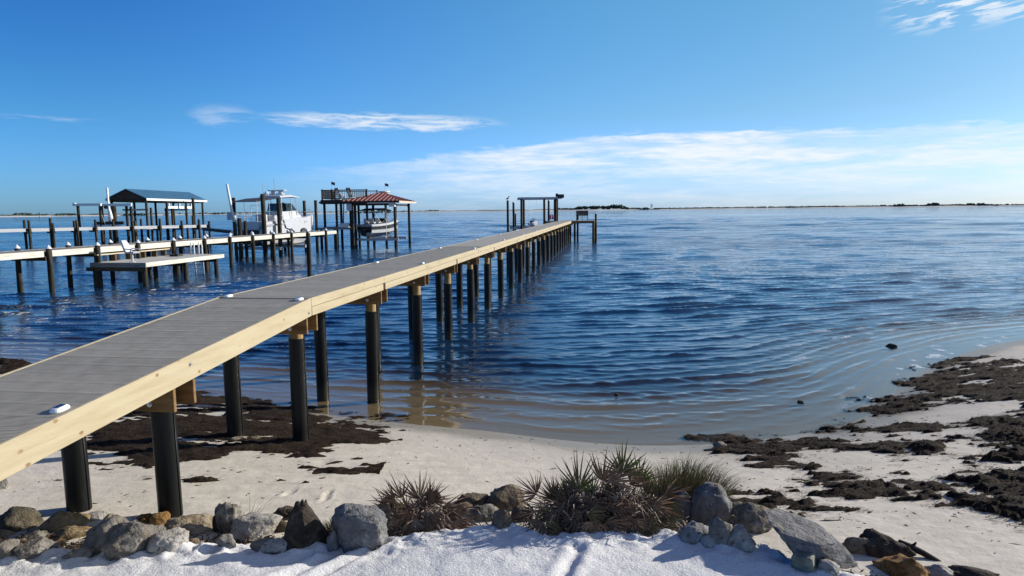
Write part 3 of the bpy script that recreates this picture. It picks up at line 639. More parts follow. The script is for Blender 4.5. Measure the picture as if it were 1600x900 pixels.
ROCKC = {'olive': [(0.041, 0.033, 0.022), (0.089, 0.074, 0.048), (0.141, 0.118, 0.081)], 'tan': [(0.148, 0.111, 0.067), (0.252, 0.200, 0.133), (0.333, 0.281, 0.207)], 'grey': [(.115, .100, .082), (.185, .165, .140), (.26, .235, .20)],
 'speckle': [(0.052, 0.044, 0.033), (0.163, 0.148, 0.118), (0.311, 0.289, 0.244)], 'ochre': [(0.118, 0.081, 0.044), (0.237, 0.170, 0.089), (0.311, 0.237, 0.141)], 'pale': [(.22, .20, .17), (.34, .315, .275), (.44, .41, .37)],
 'rust': [(0.126, 0.059, 0.018), (0.244, 0.133, 0.044), (0.326, 0.222, 0.111)], 'dark': [(0.022, 0.018, 0.013), (0.052, 0.041, 0.031), (0.111, 0.092, 0.070)], 'blue': [(.11, .108, .105), (.17, .168, .165), (.25, .245, .24)],
 'brown': [(0.074, 0.056, 0.037), (0.141, 0.107, 0.074), (0.222, 0.181, 0.133)], 'slab': [(0.133, 0.130, 0.122), (0.192, 0.185, 0.178), (0.252, 0.244, 0.233)]}
def rockmat(k):
    def lich(t, v, co, col):
        n = t.noise(co, 3.0, 6, .7); col = t.mix(t.mrange(n, .55, .66, 0.0, .55), col, c4([min(1, c*1.55) for c in ROCKC[k][2]]))
        n2 = t.noise(co, 1.6, 4, .6, .8); col = t.mix(t.mrange(n2, .50, .64, 0.0, .6), col, (.21, .135, .065, 1)); n3 = t.noise(co, 16, 5, .7)
        return t.mix(t.mrange(n3, .56, .66, 0.0, .7), col, (.03, .025, .02, 1))
    return mat('rock_' + k, ROCKC[k], .9, 7.0, bump=.07, bscale=11, spec=.2, detail=8, rnd=.12, extra=lich)
def rock(name, x, y, z, w, d, h, k, ang, label, i):
    g = random.Random(100 + i); bm = bmesh.new(); bmesh.ops.create_icosphere(bm, subdivisions=4 if w > .3 else 3, radius=1.0)
    planes = []
    for _ in range(int(9 + 9*ang)):
        n = Vector((g.gauss(0, 1), g.gauss(0, 1), g.gauss(0, .8))).normalized(); planes.append((n, g.uniform(.56, .86) if ang > .4 else g.uniform(.68, .95)))
    off = Vector((g.uniform(-50, 50), g.uniform(-50, 50), g.uniform(-50, 50))); rough = .115 if k in ('dark', 'rust', 'speckle', 'brown', 'olive') else .075 if k != 'slab' else .05
    if 'pyramid-shaped' in label: rough *= .45
    for v in bm.verts:
        p = v.co.copy()
        p *= 1 + .28*mnoise.noise(p*.9 + off)
        for n, c in planes:
            e = p.dot(n) - c
            if e > 0: p -= n*e*(.93 if ang > .4 else .7)
        q = p*2.6 + off
        p *= 1 + rough*(1.2*mnoise.noise(q) + .7*mnoise.noise(q*2.3) + .5*mnoise.noise(q*5.1) + .45*mnoise.noise(q*10) + .3*mnoise.noise(q*19)) - .10*max(0, .18 - abs(mnoise.noise(q*1.3 + off)))/.18*(1 if ang > .3 else .4)
        v.co = p
    mn = [min(v.co[a] for v in bm.verts) for a in range(3)]; mx = [max(v.co[a] for v in bm.verts) for a in range(3)]
    if 'pyramid-shaped' in label or 'rising to a point' in label:
        for v in bm.verts:
            f = (v.co.z-mn[2])/(mx[2]-mn[2]); q = 1.12 - .85*f; v.co.x = v.co.x*q + (.35*f if 'point' in label else -.1*f); v.co.y *= q
        mn = [min(v.co[a] for v in bm.verts) for a in range(3)]; mx = [max(v.co[a] for v in bm.verts) for a in range(3)]
    tall = h*1.0; sz = (w, d, h*1.45)
    for v in bm.verts:
        for a in range(3): v.co[a] = ((v.co[a]-mn[a])/(mx[a]-mn[a]) - .5)*sz[a]
        v.co.z += h*1.45/2 - h*.45
    me = bpy.data.meshes.new(name); bm.to_mesh(me); bm.free()
    me.polygons.foreach_set('use_smooth', np.ones(len(me.polygons), bool)); me.materials.append(rockmat(k))
    o = link(bpy.data.objects.new(name, me)); o.location = (x, y, z); o.rotation_euler = (0, 0, -math.atan2(x, y) + g.uniform(-.12, .12))
    if k == 'slab': o.rotation_euler = (0, R_(21), -math.atan2(x, y) - .1); o.scale = (1.10, 1, .50); o.location.z += .07
    return tag(o, label, 'rock', 'rocks along the edge of the white sand bank' if y < 8.2 and x > -6.5 else None)
for i, (x, y, z, w, d, h, k, a, l) in enumerate(ROCKS):
    if k != 'slab': w, d, h = w*1.09, d*1.25, h*1.05
    rock('boulder' if w > .33 else 'stone', x, y, z, w, d, h, k, a, l, i)
rock('stone', 3.56, 11.42, .06, .24, .16, .13, 'grey', .4, 'grey stone at the waterline among seaweed, behind the grass tuft', 70)
rock('stone', -4.72, 11.33, gz(-4.72, 11.33), .30, .16, .05, 'tan', .3, 'flat tan stone lying against the foot of a black piling, left of its pair', 71)
rock('stone', -4.44, 11.40, gz(-4.44, 11.40), .22, .13, .05, 'tan', .3, 'flat tan stone at the foot of a black piling, right of its pair', 72)
rock('stone', 11.4, 20.2, -.02, .34, .2, .11, 'dark', .5, 'black wet rock with foam beside it in the shallows at the right', 73)
rock('stone', 6.22, 14.4, -.02, .17, .12, .07, 'dark', .5, 'small black rock breaking the water off the right beach', 74)
rock('stone', 2.35, 15.2, -.02, .15, .1, .05, 'dark', .5, 'tiny black rock breaking the water straight out from the larger palmetto', 75)
# concrete block and driftwood
def block():
    t = MB(); t.box((-.095, -.075, -.2), (.095, .075, .21), .018); o = t.build('concrete_block', M_CONC)
    o.location = (2.70, 5.98, gz(2.70, 5.98) - .04); o.rotation_euler = (R_(6), R_(-9), R_(-38)); tag(o, 'weathered pale concrete block upright in sand at the lower end of the long slab', 'concrete block')
block()
def drift():
    pts = [(-.28, .02, .06), (-.12, .0, .055), (.05, .01, .03), (.22, -.02, .0), (.34, .0, -.03)]
    o = fixn(MB().tube(pts, [.045, .055, .045, .04, .025], 9).tube([(-.1, 0, .07), (-.06, .02, .15)], [.03, .012], 6).build('driftwood_log', M_LOG, smooth=True))
    o.scale = (.72,)*3; o.location = (4.24, 6.80, gz(4.24, 6.80)+.03); o.rotation_euler = (0, R_(8), R_(-34)); tag(o, 'black driftwood log lying behind the rust-orange rock', 'driftwood')
drift()

def litter():  # partly debris, partly dark strips added so the rock gaps read as shade
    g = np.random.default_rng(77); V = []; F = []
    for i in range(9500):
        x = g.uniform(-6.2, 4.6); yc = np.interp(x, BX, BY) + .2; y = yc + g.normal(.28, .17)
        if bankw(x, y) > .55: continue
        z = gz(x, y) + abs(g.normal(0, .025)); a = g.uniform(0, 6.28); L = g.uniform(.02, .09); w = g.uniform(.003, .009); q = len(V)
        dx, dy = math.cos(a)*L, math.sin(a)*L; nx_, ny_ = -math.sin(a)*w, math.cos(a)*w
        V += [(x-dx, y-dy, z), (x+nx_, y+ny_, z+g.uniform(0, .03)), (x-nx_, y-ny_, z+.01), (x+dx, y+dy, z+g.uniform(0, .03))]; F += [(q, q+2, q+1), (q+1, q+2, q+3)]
    tag(meshobj('gap_shade_litter', V, F, MATS['seaweed_strand']), 'dark dry stems and leaf litter between the rocks, added to darken the shaded gaps', kind='stuff')
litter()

def rubble():
    g = random.Random(31); base = bmesh.new(); bmesh.ops.create_icosphere(base, subdivisions=2, radius=1); bv = [v.co.copy() for v in base.verts]; bf = [[v.index for v in f.verts] for f in base.faces]; base.free()
    for kind, cnt in (('grey', 130), ('tan', 110), ('dark', 100)):
        V = []; F = []
        for _ in range(cnt):
            x = g.uniform(-6.1, 4.5); y = float(np.interp(x, BX, BY)) + .2 + g.gauss(.26, .15)
            if float(bankw(np.array([x]), np.array([y]))[0]) > .75: continue
            z = gz(x, y); s_ = g.uniform(.022, .06)*(1 if g.random() < .75 else 1.6); off = Vector((g.uniform(-90, 90), g.uniform(-90, 90), 0)); sx, sy, sz = g.uniform(.8, 1.4), g.uniform(.7, 1.1), g.uniform(.5, .9); b0 = len(V); an = g.uniform(0, 3.1); ca, sa = math.cos(an), math.sin(an)
            for v in bv:
                p = v*(1 + .45*mnoise.noise(v*1.3 + off) + .2*mnoise.noise(v*3.7 + off)); px_, py_ = p.x*sx*s_, p.y*sy*s_
                V.append((x + px_*ca - py_*sa, y + px_*sa + py_*ca, z + s_*.3 + p.z*sz*s_))
            F += [tuple(i+b0 for i in f) for f in bf]
        tag(meshobj('rubble', V, F, rockmat(kind)), 'small %s stones wedged among the boulders of the rock row' % {'grey': 'grey', 'tan': 'tan', 'dark': 'dark brown'}[kind], kind='stuff')
rubble()
# ------------------------------------------------------------------ palmettos and grasses
PALM_BIG=[
(1.16, 7.05, 1.395, 0.045, -0.026, 0.999, 0.284, 75.0, 'green'),
(0.7, 7.05, 1.207, -0.076, 0.043, 0.996, 0.348, 48.0, 'olive'),
(0.947, 7.0, 1.317, 0.344, -0.1, 0.933, 0.283, 60.0, 'brown'),
(0.995, 6.95, 1.337, 0.891, -0.158, 0.425, 0.374, 32.0, 'brown'),
(1.363, 7.1, 1.272, 0.182, -0.028, 0.983, 0.271, 50.0, 'green'),
(1.259, 7.1, 1.23, 0.645, -0.053, 0.763, 0.287, 45.0, 'brown'),
(0.237, 7.0, 1.183, -0.743, -0.132, 0.656, 0.283, 60.0, 'brown'),
(0.448, 7.1, 1.065, -0.49, 0.029, 0.871, 0.32, 50.0, 'olive'),
(0.832, 7.0, 1.191, -0.163, 0.042, 0.986, 0.283, 50.0, 'green'),
(1.433, 7.1, 1.141, 0.508, 0.028, 0.861, 0.271, 50.0, 'olive'),
(1.607, 7.1, 1.103, 0.977, -0.119, 0.176, 0.351, 34.0, 'brown'),
(1.462, 6.9, 1.086, 0.909, -0.357, -0.215, 0.326, 50.0, 'brown'),
(1.309, 6.8, 1.028, 0.7, -0.453, -0.552, 0.338, 46.0, 'olive'),
(1.2, 6.75, 1.018, 0.298, -0.533, -0.792, 0.305, 50.0, 'brown'),
(0.968, 6.75, 1.02, 0.428, -0.572, -0.7, 0.35, 46.0, 'brown'),
(0.797, 6.7, 1.011, -0.085, -0.584, -0.807, 0.272, 60.0, 'brown'),
(0.637, 6.75, 1.01, -0.508, -0.566, -0.649, 0.335, 50.0, 'dark'),
(0.455, 6.8, 1.016, -0.803, -0.436, -0.406, 0.368, 46.0, 'dark'),
(0.381, 6.9, 1.062, -0.963, -0.267, 0.041, 0.373, 40.0, 'brown'),
(0.292, 6.75, 0.993, -0.694, -0.502, -0.516, 0.305, 50.0, 'dark'),
(0.501, 6.7, 0.911, -0.307, -0.578, -0.756, 0.227, 60.0, 'dark'),
(1.367, 6.75, 0.932, 0.147, -0.537, -0.83, 0.229, 60.0, 'olive'),
(1.09, 6.9, 1.09, 0.794, -0.438, -0.423, 0.342, 50.0, 'dark'),
(0.584, 6.9, 1.095, -0.883, -0.291, 0.367, 0.357, 46.0, 'dark'),
(0.848, 6.85, 1.115, -0.847, -0.471, -0.246, 0.355, 50.0, 'dark'),
(0.566, 7.1, 1.115, -0.331, 0.037, 0.943, 0.271, 50.0, 'olive'),
(1.094, 7.15, 1.123, -0.163, 0.042, 0.986, 0.257, 56.0, 'brown'),
(1.643, 6.95, 1.061, 0.767, -0.39, -0.509, 0.235, 50.0, 'olive'),
(0.212, 6.9, 1.029, -0.958, -0.257, 0.124, 0.249, 46.0, 'dark'),
(0.665, 6.7, 0.944, 0.281, -0.62, -0.733, 0.258, 50.0, 'dark'),
(0.926, 6.68, 0.916, -0.156, -0.624, -0.766, 0.196, 60.0, 'brown'),
(1.16, 6.7, 0.904, 0.428, -0.572, -0.7, 0.227, 56.0, 'dark')]
PALM_SMALL=[
(-1.024, 7.05, 1.118, -0.024, 0.044, 0.999, 0.254, 56.0, 'brown'),
(-1.27, 7.0, 1.121, -0.852, -0.081, 0.517, 0.268, 40.0, 'brown'),
(-1.218, 7.1, 1.113, -0.412, 0.033, 0.911, 0.223, 50.0, 'brown'),
(-0.907, 7.05, 1.102, 0.713, 0.01, 0.701, 0.238, 50.0, 'brown'),
(-0.706, 6.95, 1.016, 0.901, -0.306, -0.306, 0.345, 34.0, 'brown'),
(-0.779, 7.0, 1.03, 0.979, -0.205, 0.013, 0.3, 40.0, 'brown'),
(-0.832, 6.85, 0.979, 0.57, -0.516, -0.64, 0.309, 44.0, 'grey'),
(-1.026, 6.8, 1.005, 0.142, -0.583, -0.8, 0.261, 60.0, 'grey'),
(-1.202, 6.85, 0.983, -0.694, -0.502, -0.516, 0.278, 50.0, 'grey'),
(-1.306, 6.95, 1.023, -0.947, -0.248, 0.207, 0.251, 50.0, 'grey'),
(-1.099, 6.85, 1.066, -0.316, -0.532, -0.785, 0.293, 56.0, 'brown'),
(-0.931, 6.85, 1.065, 0.441, -0.526, -0.728, 0.293, 50.0, 'grey'),
(-1.158, 7.05, 1.011, -0.629, -0.051, 0.776, 0.238, 50.0, 'olive'),
(-0.964, 7.1, 0.986, 0.351, 0.036, 0.936, 0.24, 50.0, 'olive'),
(-0.665, 6.85, 0.956, 0.645, -0.459, -0.611, 0.263, 40.0, 'brown'),
(-1.337, 6.85, 0.964, -0.803, -0.436, -0.406, 0.232, 50.0, 'grey')]
def leafmat(name, a, b, c): return mat(name, [a, b, c], .6, 9.0, (1, 1, 1), spec=.3, rnd=.2)
LEAF = {'green': leafmat('palmetto_green', (.08, .10, .018), (.16, .175, .035), (.28, .26, .08)), 'olive': leafmat('palmetto_olive', (.09, .07, .024), (.17, .13, .045), (.27, .20, .09)),
        'brown': leafmat('palmetto_brown', (.14, .07, .036), (.25, .14, .075), (.40, .26, .15)), 'dark': leafmat('palmetto_dry_dark', (.07, .04, .024), (.13, .078, .048), (.22, .145, .095)),
        'grey': leafmat('palmetto_dry_grey', (.12, .09, .06), (.22, .17, .12), (.36, .30, .22))}
def fan_mesh(seed, L, spread, dead):
    """fan leaf: local +X is the leaf's axis, +Z its face"""
    g = random.Random(seed); b = MB(); n = int(10 + spread/8)
    for i in range(n):
        a = R_(spread)*(2*i/(n-1)-1)*1.25 + g.gauss(0, .05); l = L*(1-.28*abs(2*i/(n-1)-1))*g.uniform(.62, 1.12)
        w = .5*.36*L*(2.5*R_(spread)/(n-1))*g.uniform(.8, 1.15); dr = g.uniform(.05, .35 if not dead else 1.1); tw = g.uniform(-.5, .5); hx = .12*L
        ca, sa = math.cos(a), math.sin(a); pts = []
        for q, ww in ((0, .22), (.36, 1.0), (.68, .62), (1.0, .03)):
            r_ = hx*.2 + l*q; dz = -dr*l*q*q*.55 + .10*l*math.sin(a)**2*q; cx = ca*r_; cy = sa*r_
            pts.append((cx, cy, dz, w*ww))
        vs = []
        for (cx, cy, cz, ww) in pts:
            vs += [(cx+sa*ww, cy-ca*ww, cz+ww*.75+tw*ww), (cx, cy, cz), (cx-sa*ww, cy+ca*ww, cz+ww*.75-tw*ww)]
        fs = []
        for q in range(3):
            o = q*3; fs += [(o, o+3, o+4, o+1), (o+1, o+4, o+5, o+2)]
        b.add(vs, fs)
    return b
def palmetto(root, table, core, thatch, extra=0):
    g = random.Random(extra); table = list(table)
    for i in range(extra):
        u = g.uniform(-.95, .95); rx = thatch[0]; a = g.choice((-1, 1))*g.uniform(.1, 1) if abs(u) < .5 else math.copysign(g.uniform(.3, 1), u)
        hub = (core[0] + u*rx, core[1] - thatch[1]*g.uniform(.2, 1.1), core[2] + thatch[2]*g.uniform(.05, .8)*(1-.5*abs(u)))
        d = Vector((a, -.55, g.uniform(-.75, .1))).normalized(); table.append((*hub, *d, g.uniform(.20, .32), g.uniform(34, 56), g.choice(('dark', 'dark', 'brown', 'grey' if extra < 25 else 'olive'))))
    if extra:
        for i in range(extra//2):
            u = g.uniform(-.9, .9); table.append((core[0]+u*thatch[0], core[1]+g.uniform(-.05, .15), core[2]+thatch[2]*g.uniform(.2, .7)*(1-.4*abs(u)), g.uniform(-.7, .7), g.uniform(-.2, .3), g.uniform(.2, 1), g.uniform(.2, .3), g.uniform(36, 56), g.choice(('dark', 'brown', 'dark', 'olive'))))
    for i, (x, y, z, dx, dy, dz, L, sp, c) in enumerate(table):
        L *= 1.28 if i < 6 else 1.0; b = fan_mesh(i + 40*len(table), L, sp, c in ('brown', 'grey', 'dark'))
        hub = Vector((x, y, z)); d = Vector((dx, dy, dz)).normalized()
        view = (Vector((0, 0, CAMH)) - hub).normalized(); n = (view - d*view.dot(d)).normalized(); n = (n + Vector((random.uniform(-.5, .5), random.uniform(-.3, .3), random.uniform(-.3, .5)))*.7); n = (n - d*n.dot(d)).normalized()
        s_ = n.cross(d); M = Matrix((d, s_, n)).transposed().to_4x4(); M.translation = hub - Vector(root.location)
        # petiole back to the crown
        inv = M.inverted(); st = inv @ (Vector(core) + Vector((random.uniform(-.12, .12), random.uniform(-.08, .08), random.uniform(-.08, .1))) - Vector(root.location))
        mid = st*.5 + Vector((-.03, 0, .02)); b.tube([st, mid, (0, 0, 0), (.05*L, 0, 0)], [.008, .007, .006, .003], 5)
        o = b.build('frond', LEAF[c], root); o.matrix_local = M
    # dry thatch of fallen blades in the crown
    g = random.Random(len(table)); b = MB(); rx, ry, rz = thatch
    for i in range(2600 if extra > 20 else 1300):
        p = Vector((g.gauss(0, rx*.5), g.gauss(0, ry*.5), 0)); p.z = g.random()*rz*max(.15, 1-(p.x/rx)**2*.8) - .05
        a = g.uniform(0, 6.28); el = g.gauss(-.25, .55); L = g.uniform(.08, .24); d = Vector((math.cos(a)*math.cos(el), math.sin(a)*math.cos(el), math.sin(el)))
        if p.x*d.x < 0: d.x *= -1
        s_ = d.cross(Vector((g.uniform(-1, 1), g.uniform(-1, 1), 1))).normalized()*g.uniform(.003, .008); m_ = p + d*L*.5 + Vector((0, 0, .02)); e = p + d*L - Vector((0, 0, .05*L/.2))
        b.add([p-s_*.6, p+s_*.6, m_-s_, m_+s_, e], [(0, 2, 3, 1), (2, 4, 3)])
    for mname, sl_ in (('grey', 0), ('dark', 1)):
        q = MB(); 
        for k in range(0, len(b.f), 2):
            if (k//2) % 3 == 0 and sl_ == 0 or (k//2) % 3 and sl_ == 1:
                ids = sorted(set(b.f[k] + b.f[k+1])); mp = {v: j for j, v in enumerate(ids)}; q.add([b.v[v] for v in ids], [tuple(mp[v] for v in b.f[k]), tuple(mp[v] for v in b.f[k+1])])
        o = q.build('dry_thatch', LEAF[mname], root); o.location = Vector(core) - Vector(root.location); o['kind'] = 'stuff'
t = thing('palmetto', 'larger palmetto clump with green upright fans and dark drooping dry fans', 'palmetto', (.92, 6.95, .62)); palmetto(t, PALM_BIG, (.93, 7.0, .86), (.72, .26, .46), 30)
t = thing('palmetto', 'smaller dry brown palmetto clump beside the leaning blue-grey slab', 'palmetto', (-.98, 7.0, .58)); palmetto(t, PALM_SMALL, (-.98, 7.0, .80), (.46, .22, .34), 14)
def grass(name, label, loc, n, rx, ry, hgt, lean, cols, wind=(.25, 0), w=.004, seed=1):
    g = random.Random(seed); t = thing(name, label, 'grass', loc)
    bs = [MB() for _ in cols]
    for i in range(n):
        a = g.uniform(0, 6.28); r = math.sqrt(g.random()); p = Vector((rx*r*math.cos(a), ry*r*math.sin(a), 0)); H_ = hgt*g.uniform(.45, 1.1)*(1-.35*r)
        out = Vector((math.cos(a)*r*lean + wind[0]*g.uniform(.2, 1.2) + g.gauss(0, .12), math.sin(a)*r*lean + wind[1] + g.gauss(0, .12), 0)); ww = w*g.uniform(.6, 1.3); s_ = Vector((math.cos(a+1.57), math.sin(a+1.57), 0)); s_ = Vector((1, .1, 0))*ww if g.random() < .6 else s_*ww
        p.z = -.06 - .04*g.random(); k = [p, p + out*H_*.18 + Vector((0, 0, H_*.45)), p + out*H_*.55 + Vector((0, 0, H_*.82)), p + out*H_*1.0 + Vector((0, 0, H_*.95))]
        vs = []
        for j, (q, f_) in enumerate(zip(k, (1, .85, .55, .1))): vs += [q - s_*f_, q + s_*f_]
        g.choice(bs).add(vs, [(0, 1, 3, 2), (2, 3, 5, 4), (4, 5, 7, 6)])
    for b, c in zip(bs, cols):
        if b.v: o = b.build('blades', c, t); o['kind'] = 'stuff'
    return t
G1 = mat('grass_green', [(.07, .085, .022), (.125, .135, .042), (.20, .19, .075)], .7, 6); G2 = mat('grass_straw', [(.19, .15, .07), (.32, .26, .14), (.44, .37, .22)], .75, 6); G3 = mat('grass_dark', [(.025, .03, .012), (.045, .05, .02)], .8, 6)
grass('grass_tuft', 'dense green and straw grass tuft behind the tall round-topped boulder', (2.12, 8.2, .46), 2600, .46, .18, .80, .55, (G1, G3, G2, G1, G2, G2), (.22, 0), .0040, 2)
grass('grass_tuft', 'straw-coloured grass growing over the dark speckled round rock', (2.72, 7.75, .44), 420, .20, .14, .28, .8, (G2, G2, G1), (.3, 0), .0035, 3)
grass('grass_tuft', 'few thin tall grass stems rising behind the upright speckled boulder', (-3.22, 7.92, .52), 15, .05, .04, .52, 1.4, (G2, G3), (.35, 0), .0028, 4)
grass('grass_tuft', 'small dry mossy tuft beside the dark pyramid boulder', (-2.02, 7.45, .66), 360, .15, .10, .16, .9, (G2, G3, G1), (.1, 0), .0035, 5)
grass('grass_tuft', 'sparse dry stems over the dark rocks at the left end of the row', (-5.45, 7.15, .60), 40, .22, .08, .26, 1.0, (G2,), (.1, -.2), .0028, 6)
grass('grass_tuft', 'straggly short grass behind the larger palmetto, left of the dense tuft', (1.70, 7.85, .52), 420, .22, .14, .36, .7, (G2, G1, G3), (.1, 0), .0036, 7)
grass('grass_tuft', 'dry wisps of grass in front of the long grey slab', (2.50, 6.75, .66), 130, .16, .08, .17, 1.0, (G2, G3), (-.1, 0), .0028, 8)
# ------------------------------------------------------------------ the new pier (local frame: x outwards along the pier, y to its left)
PA = (-3.38, 11.27); PTH = R_(90-8.25)
pier = thing('timber_pier', 'long new pier with pale yellow edge boards and grey decking on black-sleeved piles', 'pier', (PA[0], PA[1], 0), PTH)
pd = (math.cos(PTH), math.sin(PTH)); pl = (-pd[1], pd[0])
def pw(s, n): return (PA[0] + pd[0]*s + pl[0]*n, PA[1] + pd[1]*s + pl[1]*n)
DZ, WID, SEND = 2.78, 1.60, 79.0
def dz(s): return DZ + (.075*s if s < 0 else 0)
def sloped(b, s0, s1, y0, y1, t0, t1, ch=.006):
    """box between stations whose top and bottom follow the deck"""
    q = MB().box((s0, y0, t0), (s1, y1, t1), ch)
    b.add([(v[0], v[1], v[2] + dz(v[0])) for v in q.v], q.f)
for (y0, y1, side) in ((-.042, 0.0, 1), (WID, WID+.042, -1)):
    sloped_specs = [(-9.0, -.005, -.292, .006)]
    for (s0, s1, a, bz) in sloped_specs:
        b = MB(); sloped(b, s0, s1, y0, y1, a, bz); b.build('edge_board', M_NEW, pier)
    s = 0.0; k = 0
    while s < SEND:
        e = min(SEND, s + (3.7 if k == 0 else 4.9 if k % 3 else 3.65)); b = MB(); sloped(b, s + .003, e - .003, y0, y1, -.143, .006); b.build('edge_board', M_NEW, pier); s = e; k += 1
    bents_l = [0.0] + [3.7 + 3.6*i for i in range(1, 22, 2)]
    stops = [0.0, 3.7] + [3.7 + 7.2*i for i in range(1, 11)] + [SEND]
    for s0, s1 in zip(stops[:-1], stops[1:]):
        g0 = 0.002 if s0 == 0 else .07; mid = s0 + (s1-s0)*.5
        if s1 - s0 > 5: segs = [(s0+g0, mid-.003), (mid+.003, s1-.07)]
        else: segs = [(s0+g0, s1-.07)]
        for (p, q) in segs: b = MB(); sloped(b, p, q, y0-.004 if side > 0 else y0, y1 if side > 0 else y1+.004, -.292, -.149); b.build('edge_board', M_NEW, pier)
bents = [-7.2, -3.47, .06] + [3.7 + 3.6*i for i in range(22)]
for y in (.25, .8, 1.35):
    b = MB(); sloped(b, -9, -.01, y-.02, y+.02, -.23, -.036, 0); b.build('stringer', M_TREAT, pier)
    b = MB(); sloped(b, 0, SEND, y-.02, y+.02, -.23, -.036, 0); b.build('stringer', M_TREAT, pier)
# deck panels: ribbed grating panels one foot deep across the pier; near ones single, the rest joined
pb = MB(); PW = .302; y0, y1 = .006, WID-.006
pb.box((.0, y0, -.034), (PW, y1, -.009))
for i in range(11): x = .002 + i*(PW-.004-.0185)/10; pb.box((x, y0, -.0085), (x+.0185, y1, .0 if 0 < i < 10 else .0016))
def at_s(o, s):
    o.location = (s, 0, dz(s)); o.rotation_euler = (0, -math.atan(.075) if s < -.05 else 0, 0)
first = pb.build('deck_panel', M_PANEL, pier); at_s(first, -8.97)
s = -8.97 + .306
while s < -.31: at_s(share(first), s); s += .306
s = .002
while s < 16: at_s(share(first), s); s += .306
b = MB()
while s < SEND - .3:
    b.box((s, y0, DZ-.034), (s+PW, y1, DZ-.001)); s += .306
o = b.build('deck_panel', M_PANEL, pier); o['kind'] = 'stuff'
# piles with black sleeves, cap beams bolted to them
def bolt_mb():
    q = MB(); q.tube([(0, 0, 0), (-.010, 0, 0)], .032, 12).tube([(-.010, 0, 0), (-.028, 0, 0)], .016, 6); return q
bolt0 = None; pile_cache = {}
for bi, s in enumerate(bents):
    top = dz(s) - .296; cap_b = top - .29
    for sd, off in ((-1, -.19), (1, .19)):
        q = MB(); q.box((s+off-.024, -.036 + .012*(bi % 3), cap_b), (s+off+.024, WID+.06, top), .005); cb = q.build('cap_beam', M_TREAT, pier)
        if sd < 0 and s < 30:
            for yy in (.28, 1.46):
                for zz in (top-.07, top-.20):
                    if bolt0 is None: bolt0 = bolt_mb().build('bolt', M_ALU, cb); bl = bolt0
                    else: bl = share(bolt0, parent=cb)
                    bl.location = (s+off-.024, yy, zz)
    for yy in (.28, 1.50):
        wx, wy = pw(s, yy); gzv = gz(wx, wy); z0 = gzv - .5; zt = top + .0
        sl_t = cap_b + .004 if s < 1.0 and s < -1 else (cap_b - .10 if s < 1 else cap_b - .26 - .08*((bi*7) % 3 - 1))
        rw = .112
        lx, ly = random.uniform(-.045, .045), random.uniform(-.03, .03); p = MB().tube([(s+lx, yy+ly, z0), (s, yy, zt-.002)], [rw, rw*.97], 20).build('pile', M_PILEWOOD, pier)
        for f in p.data.polygons: f.use_smooth = len(f.vertices) == 4
        r = .136
        sq = MB().tube([(s+lx, yy+ly, z0), (s+lx*.15, yy+ly*.15, sl_t)], [r, r*.985], 24, False).tube([(s+lx, yy+ly-r-.002, z0), (s+lx*.15, yy+ly*.15-r*.985-.002, sl_t)], [.009, .009], 6).build('sleeve', M_SLEEVE, p, True)
    if bi >= 3 and bi % 2 == 1:
        for yy in (0.003, WID-.035):
            q = MB().box((s-.05, yy, DZ-.292), (s+.05, yy+.032, DZ-.150)); q.build('blocking', M_TREAT, pier)
for (s, z_) in ((-3.36, -.10), (-.12, -.22), (7.25, -.07), (14.5, -.07)):
    bl = share(bolt0, 'bolt', pier, (s, -.043, dz(s)+z_), (0, 0, R_(90)), (.75, .75, .75))
# terminal platform at the end of the pier, part of it
tp = MB(); s0 = 76.2
MB().box((s0-.02, -2.9, DZ-.30), (s0+.02, -.045, DZ-.006)).build('edge_board', M_TREAT, pier); MB().box((s0+5.2, -2.9, DZ-.30), (s0+5.24, WID, DZ-.006)).build('edge_board', M_TREAT, pier)
MB().box((s0, -2.95, DZ-.30), (s0+5.24, -2.905, DZ+.0)).build('edge_board', M_NEW, pier)
b = MB(); s = s0 + .03
while s < s0 + 5.1: b.box((s, -2.9, DZ-.034), (s+PW, -.045 if s < SEND else WID, DZ-.001)); s += .306
o = b.build('deck_panel', M_PANEL, pier); o['kind'] = 'stuff'
for (s, yy, tz) in ((s0+.3, -2.78, DZ-.2), (s0+2.7, -2.78, DZ-.2), (s0+5.0, -2.78, DZ-.2), (s0+5.0, -.2, DZ-.2), (s0+5.0, 1.3, DZ-.2), (s0+.55, -3.1, DZ+.85), (s0+5.0, -.6, DZ+.75)):
    q = MB().tube([(s, yy, -2.5), (s, yy, tz)], [.15, .14], 14).build('pile', M_OLDP, pier, True)
    if tz > DZ: MB().tube([(s, yy, tz), (s, yy, tz+.03), (s, yy, tz+.12)], [.16, .16, .02], 14).build('pile_cap', M_WPLAS, q)
